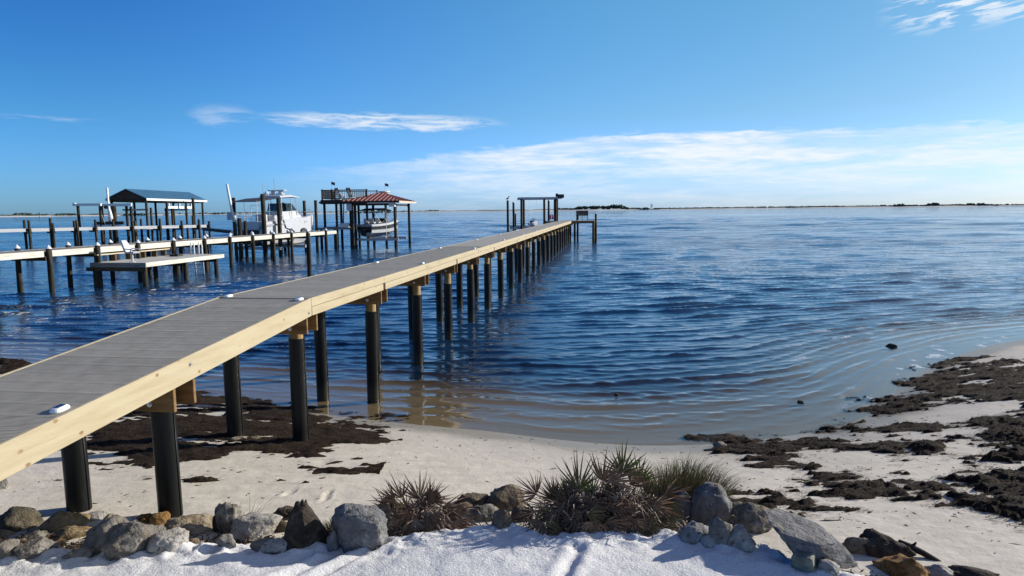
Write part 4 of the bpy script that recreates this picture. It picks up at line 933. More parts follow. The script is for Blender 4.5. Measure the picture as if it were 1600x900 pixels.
# dock lights on the deck
def dlight():
    t = thing('dock_light', 'x', 'dock light', group='solar lights along the new pier')
    rings = []
    for (k, z) in ((1.0, 0), (1.0, .016), (.86, .040), (.62, .052)):
        rings.append([(.135*k*math.copysign(abs(math.cos(a))**.7, math.cos(a)), .085*k*math.copysign(abs(math.sin(a))**.7, math.sin(a)), z) for a in [2*math.pi*i/20 for i in range(20)]])
    MB().loft(rings).build('housing', M_WPLAS, t, False); MB().box((-.07, -.045, .052), (.07, .045, .057), .002).build('solar_cell', M_SOLAR, t)
    return t
LIGHTS = [(-5.15, .10, 'white solar light nearest the camera, on the right edge of the sloping pier deck'), (-.15, .10, 'white solar light on the right edge where the pier ramp levels off'), (.1, 1.50, 'white solar light on the left edge where the pier ramp levels off')]
for i in range(1, 8):
    LIGHTS.append((.1 + 7.2*i, .10, ['', 'first', 'second', 'third', 'fourth', 'fifth', 'sixth', 'seventh'][i] + ' solar light past the ramp on the right edge of the new pier'))
    LIGHTS.append((.4 + 7.2*i, 1.50, ['', 'first', 'second', 'third', 'fourth', 'fifth', 'sixth', 'seventh'][i] + ' solar light past the ramp on the left edge of the new pier'))
L0 = dlight()
for i, (s, n, lab) in enumerate(LIGHTS):
    if i == 0: t = L0
    else:
        t = L0.copy(); link(t)
        for ch in list(L0.children): c = ch.copy(); link(c); c.parent = t
    x, y = pw(s, n); t.scale = (.68, .68, .75); t.location = (x, y, dz(s) + .003); t.rotation_euler = (0, 0, PTH) if s > -1 else Matrix.Rotation(PTH, 3, 'Z').to_4x4().to_euler(); t['label'] = lab
    if s < -1: t.rotation_euler = (Matrix.Rotation(PTH, 3, 'Z') @ Matrix.Rotation(-math.atan(.075), 3, 'Y')).to_euler()
# bench on the terminal platform
x, y = pw(77.4, -1.35); t = thing('bench', 'dark high-backed bench on the platform at the end of the new pier', 'bench', (x, y, DZ), R_(-3))
for i in range(4): MB().box((-.78, -.03, .62+.165*i), (.78, .0, .62+.165*i+.158)).build('back_board', M_BROWN, t)
MB().box((-.75, .03, .45), (.75, .45, .49)).build('seat', M_BROWN, t)
for px_ in (-.72, 0, .72):
    MB().bar((px_, -.01, 0), (px_, -.01, .62), .045, .045).build('leg', M_BROWN, t); MB().bar((px_, .42, 0), (px_, .42, .45), .045, .045).build('leg', M_BROWN, t)
MB().bar((-.72, -.01, .33), (.72, -.01, .33), .03, .03).build('stretcher', M_BROWN, t)

# ------------------------------------------------------------------ boat lift by the end of the new pier
def post(b_or_parent, x, y, top, r=.16, m=None, z0=-2.5, name='post', smooth=True):
    return MB().tube([(x, y, z0), (x, y, top)], [r, r*.93], 12).build(name, m or M_OLDP, b_or_parent, smooth)
lift = thing('boat_lift', 'tall open boat lift frame left of the end of the new pier', 'boat lift', (3.4, 86.5, 0), 0)
for (x, y, h) in ((-2.15, -3.2, 5.55), (-1.75, 3.2, 5.5), (.62, -3.1, 5.6), (2.0, -3.2, 5.55), (2.55, 2.4, 5.5), (2.3, 3.3, 5.5)): post(lift, x, y, h, .15)
for y in (-3.15, 3.2):
    MB().bar((-2.6, y, 5.62), (2.75, y, 5.62), .16, .24).build('top_beam', M_STEEL, lift)
mh = MB().box((2.3, -3.5, 5.6), (3.0, -3.0, 6.05), .03).build('motor', M_DARK, lift); MB().tube([(2.15, -3.25, 5.75), (2.15, -3.25, 6.15)], .16, 10).build('pulley', M_DARK, lift)
for x in (-1.2, -.3, 1.9):
    MB().tube([(x, -3.15, 5.5), (x, -3.1, 2.0)], .012, 5).build('cable', M_STEEL, lift)
MB().bar((-3.6, -3.0, 2.0), (2.2, -3.0, 2.0), .14, .22).build('cradle_beam', M_STEEL, lift); MB().bar((-3.6, 3.0, 2.0), (2.2, 3.0, 2.0), .14, .22).build('cradle_beam', M_STEEL, lift)
MB().box((.75, -3.9, 2.35), (2.25, -2.6, 2.85)).build('landing', M_OLDD, lift)
def mpost(x, y, top, label, r=.15, cap=False, grp='mooring piles standing free of the piers'):
    t = thing('mooring_pile', label, 'mooring pile', (x, y, 0), group=grp)
    n = 7; pts = [(0, 0, -2.2 + (top+2.2)*i/n) for i in range(n+1)]
    MB().tube(pts, [r*(1.04-.02*i) for i in range(n+1)], 14).build('post', M_OLDP, t, True)
    if cap: MB().tube([(0, 0, top), (0, 0, top+.03), (0, 0, top+.16)], [r*1.1, r*1.1, .02], 14).build('cap', M_WPLAS, t)
    return t
mpost(-.42, 84.5, 5.4, 'tall dark mooring pile with a bird on top, left of the pier-end boat lift')
mpost(.3, 88.0, 5.15, 'dark mooring pile just right of the bird pile at the pier end', cap=True)
mpost(.55, 91.0, 3.75, 'short dark pile behind the pair of tall piles at the pier end', .12)
mpost(5.05, 92.5, 5.4, 'tall pile with a pale top seen inside the boat lift frame at the pier end', cap=True)
mpost(-13.32, 44.82, 2.85, 'lone greenish mooring pile standing in open water between the two piers', .155)
def bird(label, loc, rot):
    b = MB(); b.tube([(-.34, 0, .20), (-.24, 0, .24), (-.05, 0, .32), (.10, 0, .40), (.15, 0, .50), (.14, 0, .60), (.19, 0, .68), (.25, 0, .68), (.42, 0, .56), (.50, 0, .53)], [.02, .07, .15, .12, .06, .05, .065, .05, .03, .008], 9)
    for s_ in (-1, 1): b.tube([(0, .05*s_, .22), (0, .05*s_, .02), (.07, .06*s_, .005)], [.022, .016, .01], 5); b.tube([(.10, .12*s_, .36), (-.12, .155*s_, .30), (-.36, .06*s_, .18)], [.05, .055, .01], 6)
    o = fixn(b.build('bird', M_BIRD, None, True)); o.scale = (.72,)*3; o.location = loc; o.rotation_euler = (0, 0, rot); return tag(o, label, 'bird')
bird('dark bird perched on the tall mooring pile left of the boat lift', (-.42, 84.5, 5.4), R_(20))
# jet ski on the lift and a pink bundle on the landing
def jetski():
    t = thing('jet_ski', 'small white watercraft whose top shows over the far edge of the new pier', 'jet ski', (2.7, 85.2, 2.1), R_(75))
    rings = []
    for (x, w, z0, z1) in ((-1.3, .42, .15, .55), (-.6, .52, .02, .62), (.4, .52, 0, .70), (1.0, .36, .12, .74), (1.4, .06, .42, .62)):
        rings.append([(x, -w, z1*.8), (x, -w*.8, z0+.15), (x, 0, z0), (x, w*.8, z0+.15), (x, w, z1*.8), (x, w*.5, z1), (x, -w*.5, z1)])
    fixn(MB().loft(rings).build('hull', M_WHITE, t)); MB().box((-1.0, -.18, .58), (.1, .18, .82), .05).build('seat', M_DARK, t); MB().tube([(.3, 0, .7), (.2, 0, 1.0)], .06, 8).tube([(.2, -.35, 1.02), (.2, .35, 1.02)], .025, 6).build('handlebar', M_DARK, t)
jetski()
def bundle():
    b = MB(); 
    for s_ in (-1, 1): b.loft([[(s_*.03, -.06, z), (s_*.24*w, -.07, z), (s_*.26*w, .06, z), (s_*.03, .07, z)] for z, w in ((0, .9), (.25, 1.0), (.48, .85), (.62, .55))])
    o = fixn(b.build('life_vest', M_PINK)); o.location = (4.9, 83.35, 3.02); tag(o, 'pink bundle hanging by a post of the boat lift at the pier end', 'life vest')
bundle()
# ------------------------------------------------------------------ weathered pier with white pile caps (left middle)
def oldpier(name, label, p0, az, width, deck, fs, bs, s0, s1, topf, topb, capz, fascia=.33, jit=0.0, wood=None):
    wood = wood or M_OLDW
    th = R_(90) - az; root = thing(name, label, 'pier', (p0[0], p0[1], 0), th); g = random.Random(int(deck*100))
    zt = deck
    def pile(s, y, top, cap):
        q = MB(); n = 6; lx, ly = g.uniform(-.05, .05), g.uniform(-.05, .05)
        q.tube([(s + lx*(1-i/n), y + ly*(1-i/n), -2.4 + (top+2.4)*i/n) for i in range(n+1)], [.140*g.uniform(.92, 1.08)*(1.08-.025*i) for i in range(n+1)], 14)
        p = q.build('pile', M_OLDP, root, True)
        if cap: MB().tube([(s, y, top), (s, y, top+.03), (s, y, top+.20)], [.155, .15, .015], 14).build('pile_cap', M_WPLAS, p)
    for s in fs: pile(s, -.02, topf + g.uniform(-jit, jit), capz)
    for s in bs: pile(s, width, topb + g.uniform(-jit, jit), capz)
    ed = [s0] + list(fs) + [s1]
    for a, b in zip(ed[:-1], ed[1:]):
        if b - a < .7: continue
        MB().box((a+.17, -.06, zt-fascia), (b-.34 if b < s1 else b, -.012, zt), .006).build('edge_board', wood, root)
    for a, b in zip(ed[:-1], ed[1:]):
        if b - a > .7: MB().box((a+.17, width-.03, zt-fascia), (b-.17, width+.02, zt), .006).build('edge_board', wood, root)
    for y in (.12, width*.5, width-.15): MB().box((s0, y-.03, zt-.30), (s1, y+.03, zt-.045)).build('stringer', M_OLDB, root)
    for s in fs: MB().box((s-.22, -.0, zt-.55), (s-.17, width+.2, zt-.302)).build('cap_beam', M_OLDB, root); MB().box((s+.17, -.0, zt-.55), (s+.22, width+.2, zt-.302)).build('cap_beam', M_OLDB, root)
    b = MB(); s = s0
    while s < s1 - .14: b.box((s, .0, zt-.044), (s+.138, width-.035, zt-.006+g.uniform(-.003, .003))); s += .146
    o = b.build('deck_boards', M_OLDD, root); o['kind'] = 'stuff'
    return root, th
AS = [-7.2, -3.9, -.62, 2.73, 6.0, 9.32, 12.66, 15.76, 18.89, 22.05, 25.12, 28.09, 31.89]
AZA = math.atan2(.196, .981)
pa, tha = oldpier('weathered_pier', 'weathered white-edged pier whose piles wear white cone caps, with the low platform beside it', (-24.9, 37.5), AZA, 2.0, 2.30, AS, AS, -10.5, 34.2, 2.40, 2.42, True)
BF = [-1.7, 2.55, 4.67, 6.95, 8.75, 12.55, 15.54, 18.02, 20.07, 21.31]; 
pb_, thb = oldpier('far_pier', 'farther white-edged pier on the left with bare piles standing above its deck', (-53.0, 71.0), R_(45), 1.7, 2.80, BF, [1.48-1.7, 3.65-1.2, 6.03-1.2, 8.08-1.0, 11.0, 14.0, 17.0, 20.0], -9.0, 21.5, 3.45, 3.75, False, .34, .25, M_OLDW_LIT)

# ------------------------------------------------------------------ low swimming platform beside the weathered pier
PLT = R_(90-9.5); pf = thing('swim_platform', 'low white-edged platform hung beside the weathered pier, with a rail bench', 'platform', (-21.24, 39.5, 0), PLT)
PX, PYW, PZ = 7.8, 3.55, 1.40
MB().box((0, -.05, PZ-.26), (PX, -.0, PZ), .006).build('edge_board', M_OLDW, pf); MB().box((-.05, -.05, PZ-.27), (-.005, PYW+.05, PZ-.005), .006).build('edge_board', M_OLDD, pf)
MB().box((PX+.005, -.05, PZ-.26), (PX+.05, PYW, PZ), .006).build('edge_board', M_OLDW, pf)
MB().box((-.12, -.1, PZ-.50), (-.06, PYW+.25, PZ-.272)).build('cap_beam', M_OLDB, pf)
for s in (3.9, 7.2): MB().box((s-.04, .1, PZ-.50), (s+.04, PYW+.1, PZ-.27)).build('cap_beam', M_OLDB, pf)
for y in (.15, 1.2, 2.3, 3.3): MB().box((.0, y-.03, PZ-.262), (PX, y+.03, PZ-.05)).build('stringer', M_OLDB, pf)
b = MB(); s = .0
while s < PX - .14: b.box((s, .004, PZ-.044), (s+.138, PYW, PZ-.006)); s += .146
o = b.build('deck_boards', mat('pale_grey_deck_boards', [(.36, .345, .31), (.46, .44, .40), (.52, .50, .46)], .8, 3, (4, .6, 4), .002, 16, .2, rnd=.0), pf); o['kind'] = 'stuff'
for (s, y) in ((.1, .15), (.0, 3.3), (4.0, .25), (4.0, 2.4), (7.3, .25), (7.3, 3.2)): post(pf, s, y, PZ-.27, .15, name='pile')
M_BROWN2 = mat('brown_bracket_timber', [(.08, .05, .025), (.15, .095, .05)], .8, 3)
for s in (.3, 1.6, 2.9, 4.2, 5.3, 6.2): 
    MB().box((s-.05, PYW-.35, PZ-.005), (s+.05, PYW-.0, PZ+.40)).build('bench_bracket', M_BROWN2, pf); MB().bar((s, PYW-.02, PZ+.4), (s, PYW+.12, PZ+.85), .09, .05).build('bench_bracket', M_BROWN2, pf)
M_BSLAT = mat('pale_bench_slat', [(.46, .38, .26), (.58, .50, .36)], .8, 3, (.5, 4, 4))
MB().box((0, PYW-.48, PZ+.41), (6.5, PYW-.12, PZ+.48)).build('bench_slat', M_BSLAT, pf); MB().box((-.1, PYW+.07, PZ+.72), (6.6, PYW+.11, PZ+.90)).build('bench_slat', M_BSLAT, pf)
def lw(s, y, th=PLT, p=(-21.24, 39.5)): return (p[0]+math.cos(th)*s-math.sin(th)*y, p[1]+math.sin(th)*s+math.cos(th)*y)
x, y = lw(.55, 1.25); t = thing('pedestal_chair', 'white moulded pedestal chair facing right on the low platform', 'chair', (x, y, PZ), R_(-12))
MB().tube([(0, 0, 0), (0, 0, .03)], .17, 12).tube([(0, 0, .03), (0, 0, .48)], .06, 10).build('pedestal', M_WHITE, t)
MB().loft([[(-.28, -.24, .50), (.30, -.26, .52), (.30, .26, .52), (-.28, .24, .50)], [(-.30, -.27, .60), (.34, -.29, .62), (.34, .29, .62), (-.30, .27, .60)]]).build('seat', M_WHITE, t)
MB().loft([[(-.30, -.26, .58), (-.17, -.24, .58), (-.17, .24, .58), (-.30, .26, .58)], [(-.42, -.29, .95), (-.32, -.25, .95), (-.32, .25, .95), (-.42, .29, .95)], [(-.58, -.22, 1.28), (-.50, -.19, 1.28), (-.50, .19, 1.28), (-.58, .22, 1.28)]]).build('backrest', M_WHITE, t)
for s_ in (-1, 1): MB().bar((-.25, .29*s_, .78), (.30, .31*s_, .74), .05, .06).build('armrest', M_WHITE, t)
x, y = lw(7.6, 1.75); t = thing('swim_ladder', 'white tube swim ladder with two hooped handrails at the far end of the low platform', 'ladder', (x, y, PZ), PLT)
for yy in (-.3, .3):
    hp = [(-.35, yy, 0)] + [(-.17 - .18*math.cos(a), yy, .62 + .2*math.sin(a)) for a in [math.pi*i/8 for i in range(9)]] + [(.01+.05, yy, -1.5)]
    MB().tube(hp, .045, 8).build('handrail', M_WPLAS, t, True)
for z in (-.4, -.7, -1.0, -1.3): MB().tube([(.05, -.3, z), (.05, .3, z)], .025, 6).build('rung', M_WPLAS, t)
x, y = lw(5.6, 2.0); t = thing('crate', 'low dark crate lying on the low platform before the bench', 'crate', (x, y, PZ), PLT)
MB().box((-.28, -.3, 0), (.28, -.26, .14)).box((-.28, .26, 0), (.28, .3, .14)).box((-.28, -.26, 0), (-.24, .26, .14)).box((.24, -.26, 0), (.28, .26, .14)).build('side_panel', M_DARK, t); MB().box((-.24, -.26, .0), (.24, .26, .03)).build('base', M_DARK, t)

# ------------------------------------------------------------------ boathouse with the blue roof
bh = thing('boathouse', 'open boathouse with a dark blue gabled metal roof on tall posts, far left', 'boathouse', (-46.8, 84.0, 0), 0)
X0, X1, Y0, Y1, EZ, RZ = -2.5, 2.5, 0.0, 16.0, 6.05, 7.22
for sx in (-1, 1):
    xo = 2.5*sx; b = MB()
    n = MB(); n.add([(xo, Y0-.3, EZ), (0, Y0-.3, RZ), (0, Y1+.3, RZ), (xo, Y1+.3, EZ), (xo, Y0-.3, EZ+.07), (0, Y0-.3, RZ+.07), (0, Y1+.3, RZ+.07), (xo, Y1+.3, EZ+.07)], [(0,1,2,3),(4,7,6,5),(0,4,5,1),(1,5,6,2),(2,6,7,3),(3,7,4,0)])
    rf = fixn(n.build('roof', M_BROOF, bh))
    b = MB()
    for i in range(28):
        yy = Y0 - .2 + i*.6; b.bar((xo, yy, EZ+.075), (0, yy, RZ+.075), .035, .03)
    o = b.build('roof_ribs', M_BROOF, rf); o['kind'] = 'stuff'
    MB().box((xo-.02*sx, Y0-.32, EZ-.20), (xo+.03*sx, Y1+.32, EZ+.055)).build('eave_board', M_TRIM, bh)
for yy in (Y0-.1, Y1+.1):
    MB().add([(-2.4, yy-.03, EZ-.05), (2.4, yy-.03, EZ-.05), (0, yy-.03, RZ-.08), (-2.4, yy+.03, EZ-.05), (2.4, yy+.03, EZ-.05), (0, yy+.03, RZ-.08)], [(0,1,2),(5,4,3),(0,3,4,1),(1,4,5,2),(2,5,3,0)]).build('gable', M_BROWN, bh)
for xo in (-2.1, 2.1):
    MB().box((xo-.08, Y0, EZ-.35), (xo+.08, Y1, EZ-.06)).build('top_beam', M_OLDB, bh)
    for yy in (.3, 5.3, 10.6, 15.6): post(bh, xo, yy, EZ-.35, .15)
for yy in (.3, 5.3, 10.6, 15.6): MB().box((-2.0, yy-.05, EZ-.36), (2.0, yy+.05, EZ-.14)).build('tie_beam', M_OLDB, bh)
for (x, y, h) in ((-.5, .6, 5.0), (.6, .2, 3.4), (1.2, 3.0, 5.0), (.2, 7, 3.5), (-.9, 11, 5.0), (1.4, 8.0, 5.0)): post(bh, x, y, h, .15)
for yy in (2.2, 12.6): MB().bar((-1.9, yy, 4.75), (1.4, yy, 4.75), .14, .22).build('lift_beam', M_STEEL, bh)
MB().box((1.75, 6.0, 4.9), (1.95, 13.0, 5.2)).build('lift_beam', M_TRIM, bh)
for yy in (6.3, 9.2, 12.6): MB().box((1.72, yy-.1, 5.2), (1.94, yy+.1, 5.72)).build('beam_hanger', M_TRIM, bh)
MB().box((-2.6, .2, 2.3), (-2.0, 15.6, 2.52)).build('landing', M_OLDD, bh); MB().box((2.05, -1.4, 2.35), (2.75, 15.6, 2.56)).build('landing', M_OLDD, bh)
mpost(-43.2, 93.5, 6.3, 'tall thick mooring pile beside the right end of the blue-roofed boathouse', .2)
mpost(-47.6, 82.4, 5.5, 'thick dark pile under the left gable of the blue-roofed boathouse', .27)
mpost(-50.2, 84.4, 5.3, 'slim pile behind the open lift left of the blue-roofed boathouse', .13)
# open boat lift left of it
ol = thing('boat_lift', 'open boat lift with white top beams left of the blue-roofed boathouse', 'boat lift', (-51.0, 81.0, 0), 0)
for (x, y, h) in ((0.0, 0, 5.25), (2.6, 0, 5.2), (-.2, 5.0, 5.2), (2.9, 5.0, 5.2), (6.0, .4, 5.1)): post(ol, x, y, h, .17)
MB().box((-.3, -.12, 5.22), (2.75, .12, 5.52)).build('top_beam', M_TRIM, ol); MB().box((3.4, .3, 5.2), (6.1, .52, 5.48)).build('top_beam', M_TRIM, ol); MB().box((-.4, 4.9, 5.2), (3.1, 5.12, 5.48)).build('top_beam', M_TRIM, ol)
MB().tube([(-.35, -.2, 5.4), (-.35, .25, 5.4)], .2, 10).build('pulley', M_WPLAS, ol); MB().tube([(3.1, .2, 5.05), (3.1, .5, 5.05)], .2, 10).build('pulley', M_DARK, ol)
MB().box((1.7, .1, 3.0), (5.1, .45, 3.38)).build('cradle_beam', M_DARK, ol); MB().box((1.6, -.12, 2.8), (4.9, .05, 2.98)).build('cradle_beam', M_TRIM, ol)
for (x0, x1) in ((.3, .6), (2.7, 3.1)): MB().tube([(x0, 0, 4.3), (x1, 0, 2.9)], .025, 5).build('cable', M_WPLAS, ol)
t = thing('guide_pole', 'tall white guide pole wound with white cloth, left of the blue-roofed boathouse', 'guide pole', (-47.75, 81.6, 0))
MB().tube([(0, 0, 2.6), (0, 0, 7.35)], .12, 10).build('pole', M_WPLAS, t, True); MB().loft([[(.16*k*math.cos(a)+ox, .16*k*math.sin(a), z) for a in [math.pi*i/5 for i in range(10)]] for z, k, ox in ((3.3, .9, .05), (3.8, 1.7, .14), (4.4, 1.3, .1), (4.9, 1.0, .02))]).build('cloth', M_WPLAS, t, True)
MB().tube([(0, 0, -2), (0, 0, 2.6)], .16, 10).build('footing', M_OLDP, t)

# ------------------------------------------------------------------ boats
def catamaran():
    t = thing('catamaran', 'big white catamaran with hardtop and dark canopy on the lift behind the weathered pier', 'boat', (-25.1, 66.0, .95), R_(90-15))
    L = 10.0
    def hull(sg):
        rings = []
        for (x, ow, iw, zk, dk) in ((0, 1.5, .92, .25, 2.35), (2, 1.58, .9, .05, 2.38), (5, 1.6, .8, .0, 2.5), (7.3, 1.5, .62, .15, 2.72), (8.8, 1.2, .7, .55, 2.9), (9.8, .85, .75, 1.5, 3.0)):
            c = (ow+iw)/2
            rings.append([(x, sg*ow, dk), (x, sg*ow*.99, 1.5), (x, sg*(ow*.9+c*.1), .75+zk*.4), (x, sg*c, zk), (x, sg*(iw*.9+c*.1), .75+zk*.4), (x, sg*iw, 1.55), (x, sg*iw, dk-.1)])
        return fixn(MB().loft(rings).build('hull', M_WHITE, t))
    hull(1); hull(-1)
    rings = []
    for (x, w, z0, z1) in ((.0, 1.52, 1.62, 2.38), (5, 1.61, 1.62, 2.54), (7.3, 1.52, 1.75, 2.76), (9.0, 1.15, 2.1, 2.96), (10.2, .5, 2.55, 3.02)):
        rings.append([(x, -w, z1), (x, -w*.8, z0), (x, w*.8, z0), (x, w, z1), (x, w*.7, z1+.03), (x, -w*.7, z1+.03)])
    fixn(MB().loft(rings).build('bridge_deck', M_WHITE, t))
    MB().box((-.03, -.93, .60), (.02, .93, 1.60)).build('tunnel_shade', M_DARK, t)  # black sheet puts the shade into the tunnel opening between the hulls
    for sg in (-1, 1):
        b = MB().bar((.1, sg*1.64, 2.05), (7.2, sg*1.66, 2.30), .03, .16); b.build('rub_rail', M_GREYP, t)
    # grey spray panel and its pointed legs on the lit side
    MB().add([(3.0, -1.66, 2.6), (6.4, -1.68, 2.75), (6.9, -1.62, 2.3), (5.6, -1.66, 1.45), (5.2, -1.66, .45), (4.8, -1.66, 1.4), (3.4, -1.66, 1.75), (3.0, -1.70, 2.6), (6.4, -1.72, 2.75), (6.9, -1.66, 2.3), (5.6, -1.70, 1.45), (5.2, -1.70, .45), (4.8, -1.70, 1.4), (3.4, -1.70, 1.75)],
             [(0,1,2,3,4,5,6), (13,12,11,10,9,8,7)] + [(i, (i+1) % 7, 7+(i+1) % 7, 7+i) for i in range(7)]).build('side_panel', M_GREYBOX, t)
    for x in (4.2, 6.6): MB().tube([(x, -1.62, 1.25), (x, -1.72, 1.25)], .42, 14).build('dark_port', M_DARK, t)
    # cabin, windscreen, hardtop
    fixn(MB().loft([[(3.6, -1.15, 2.5), (7.6, -.95, 2.7), (7.6, .95, 2.7), (3.6, 1.15, 2.5)], [(3.7, -1.1, 3.35), (6.6, -.85, 3.45), (6.6, .85, 3.45), (3.7, 1.1, 3.35)]]).build('cabin', M_WHITE, t))
    fixn(MB().loft([[(4.4, -1.12, 3.42), (6.7, -.86, 3.47), (6.7, .86, 3.47), (4.4, 1.12, 3.42)], [(4.5, -1.02, 4.2), (5.9, -.8, 4.2), (5.9, .8, 4.2), (4.5, 1.02, 4.2)]]).build('windscreen', M_SCREEN, t))
    ht = fixn(MB().loft([[(3.3, -1.25, 4.75), (3.3, 1.25, 4.75), (3.3, 1.15, 4.92), (3.3, -1.15, 4.92)], [(5.2, -1.3, 4.85), (5.2, 1.3, 4.85), (5.2, 1.1, 5.06), (5.2, -1.1, 5.06)], [(7.2, -1.0, 4.78), (7.2, 1.0, 4.78), (7.2, .9, 4.88), (7.2, -.9, 4.88)]]).build('hardtop', M_WHITE, t))
    MB().box((4.3, -.75, 5.07), (4.9, .75, 5.2), .03).box((4.4, -.6, 5.2), (4.8, -.25, 5.45), .05).box((4.4, .25, 5.2), (4.8, .6, 5.45), .05).build('light_bar', M_WHITE, ht)
    MB().box((4.35, -.95, 5.45), (4.95, .95, 5.56), .03).build('radar', M_WHITE, ht); MB().tube([(3.7, .6, 4.93), (3.7, .6, 5.2), (3.7, .6, 5.42)], [.26, .26, .08], 12).build('radar_dome', M_WPLAS, ht)
    for (x, y, h) in ((3.5, -.5, 6.6), (3.6, .9, 6.1), (3.4, .2, 5.9)): MB().tube([(x, y, 4.9), (x-.1, y, h)], .022, 5).build('antenna', M_GREYP, ht)
    for x, y in ((3.6, 1.15), (3.6, -1.15), (5.3, 1.18), (5.3, -1.18), (6.6, .95), (6.6, -.95)): MB().tube([(x, y, 2.5), (x-.1, y, 4.8)], .035, 6).build('hardtop_post', M_ALU, t)
    # dark canopy over the cockpit
    fixn(MB().loft([[(-.9, -1.45, 4.28), (-.9, 1.45, 4.28), (-.9, 1.4, 4.33), (-.9, -1.4, 4.33)], [(1.2, -1.5, 4.50), (1.2, 1.5, 4.50), (1.2, 1.2, 4.66), (1.2, -1.2, 4.66)], [(3.5, -1.4, 4.72), (3.5, 1.4, 4.72), (3.5, 1.1, 4.80), (3.5, -1.1, 4.80)]]).build('canopy', M_NAVY, t))
    for x, y in ((-.8, 1.35), (-.8, -1.35), (1.1, 1.4), (1.1, -1.4)): MB().tube([(x, y, 2.4), (x, y, 4.4)], .028, 6).build('canopy_pole', M_ALU, t)
    # rails
    rail = [(.1, -1.5, 2.95), (.1, 1.5, 2.95), (3.2, 1.55, 2.95)]
    MB().tube(rail, .025, 6).tube([(.1, -1.5, 2.95), (3.2, -1.55, 2.95)], .025, 6).tube([(.1, -1.5, 2.68), (.1, 1.5, 2.68)], .02, 6).build('rail', M_ALU, t)
    for (x, y) in ((.1, -1.5), (.1, -.75), (.1, 0), (.1, .75), (.1, 1.5), (1.6, 1.53), (1.6, -1.53), (3.2, 1.55), (3.2, -1.55)): MB().tube([(x, y, 2.36), (x, y, 2.95)], .022, 6).build('rail_post', M_ALU, t)
    MB().tube([(1.2, .75, 2.4), (1.2, .75, 4.0), (1.2, -.55, 4.0), (1.2, -.55, 2.4)], .03, 6).build('leaning_post', M_ALU, t); MB().box((1.5, -.5, 2.4), (2.1, .5, 3.1), .06).build('helm_seat', M_SEAT, t)
    for y in (-.6, .6): MB().box((2.5, y-.35, 2.4), (3.1, y+.35, 3.0), .06).build('seat', M_WHITE, t)
    bow = MB(); bow.tube([(7.2, -1.45, 3.3), (9.2, -.95, 3.5), (10.2, -.3, 3.55), (10.2, .3, 3.55), (9.2, .95, 3.5), (7.2, 1.45, 3.3)], .022, 6); bow.build('bow_rail', M_ALU, t)
catamaran()
cl = thing('boat_lift', 'dark piles and beams of the lift that carries the white catamaran', 'boat lift', (-25.0, 66.0, 0), R_(90-15))
def cw(x, y): 
    a = R_(90-15); dx, dy = x+25.0, y-66.0; return (dx*math.cos(a)+dy*math.sin(a), -dx*math.sin(a)+dy*math.cos(a))
for (x, y, h, r) in ((-24.25, 61.2, 3.75, .2), (-23.9, 61.6, 3.5, .15), (-23.15, 64.2, 5.95, .22), (-22.75, 67.3, 5.6, .21), (-27.0, 67.0, 5.7, .17), (-22.1, 73.5, 5.45, .17), (-21.2, 74.6, 5.5, .17), (-25.2, 76.0, 5.3, .17)):
    lx, ly = cw(x, y); post(cl, lx, ly, h, r)
for lx in (.8, 5.2): MB().box((lx-.12, -2.6, .62), (lx+.12, 2.6, .9)).build('cradle_beam', M_STEEL, cl)
for yy in (-1.05, 1.05): MB().box((.2, yy-.1, .9), (7.4, yy+.1, 1.04)).build('bunk', M_OLDB, cl)
lx, ly = cw(-27.2, 66.8); MB().box((lx-.35, ly-.32, 3.55), (lx+.35, ly+.32, 4.32), .06).build('motor_housing', M_GREYBOX, cl)
lx, ly = cw(-27.4, 64.0); MB().bar((lx, ly-1.6, 2.45), (lx, ly+1.6, 2.75), .3, .28).build('outrigger_beam', M_DARK, cl)
MB().box((lx-.2, ly-1.8, 2.35), (lx+.2, ly-1.55, 2.65)).build('beam_end', M_WPLAS, cl)
t = thing('guide_pole', 'leaning white guide pole at the stern of the catamaran', 'guide pole', (-25.75, 63.2, 0))
MB().tube([(.35, 0, -2), (.2, 0, 3.4)], .13, 10).build('footing', M_OLDP, t, True); MB().tube([(.2, 0, 3.4), (-.25, 0, 6.85)], .11, 10).build('pole', M_WPLAS, t, True)

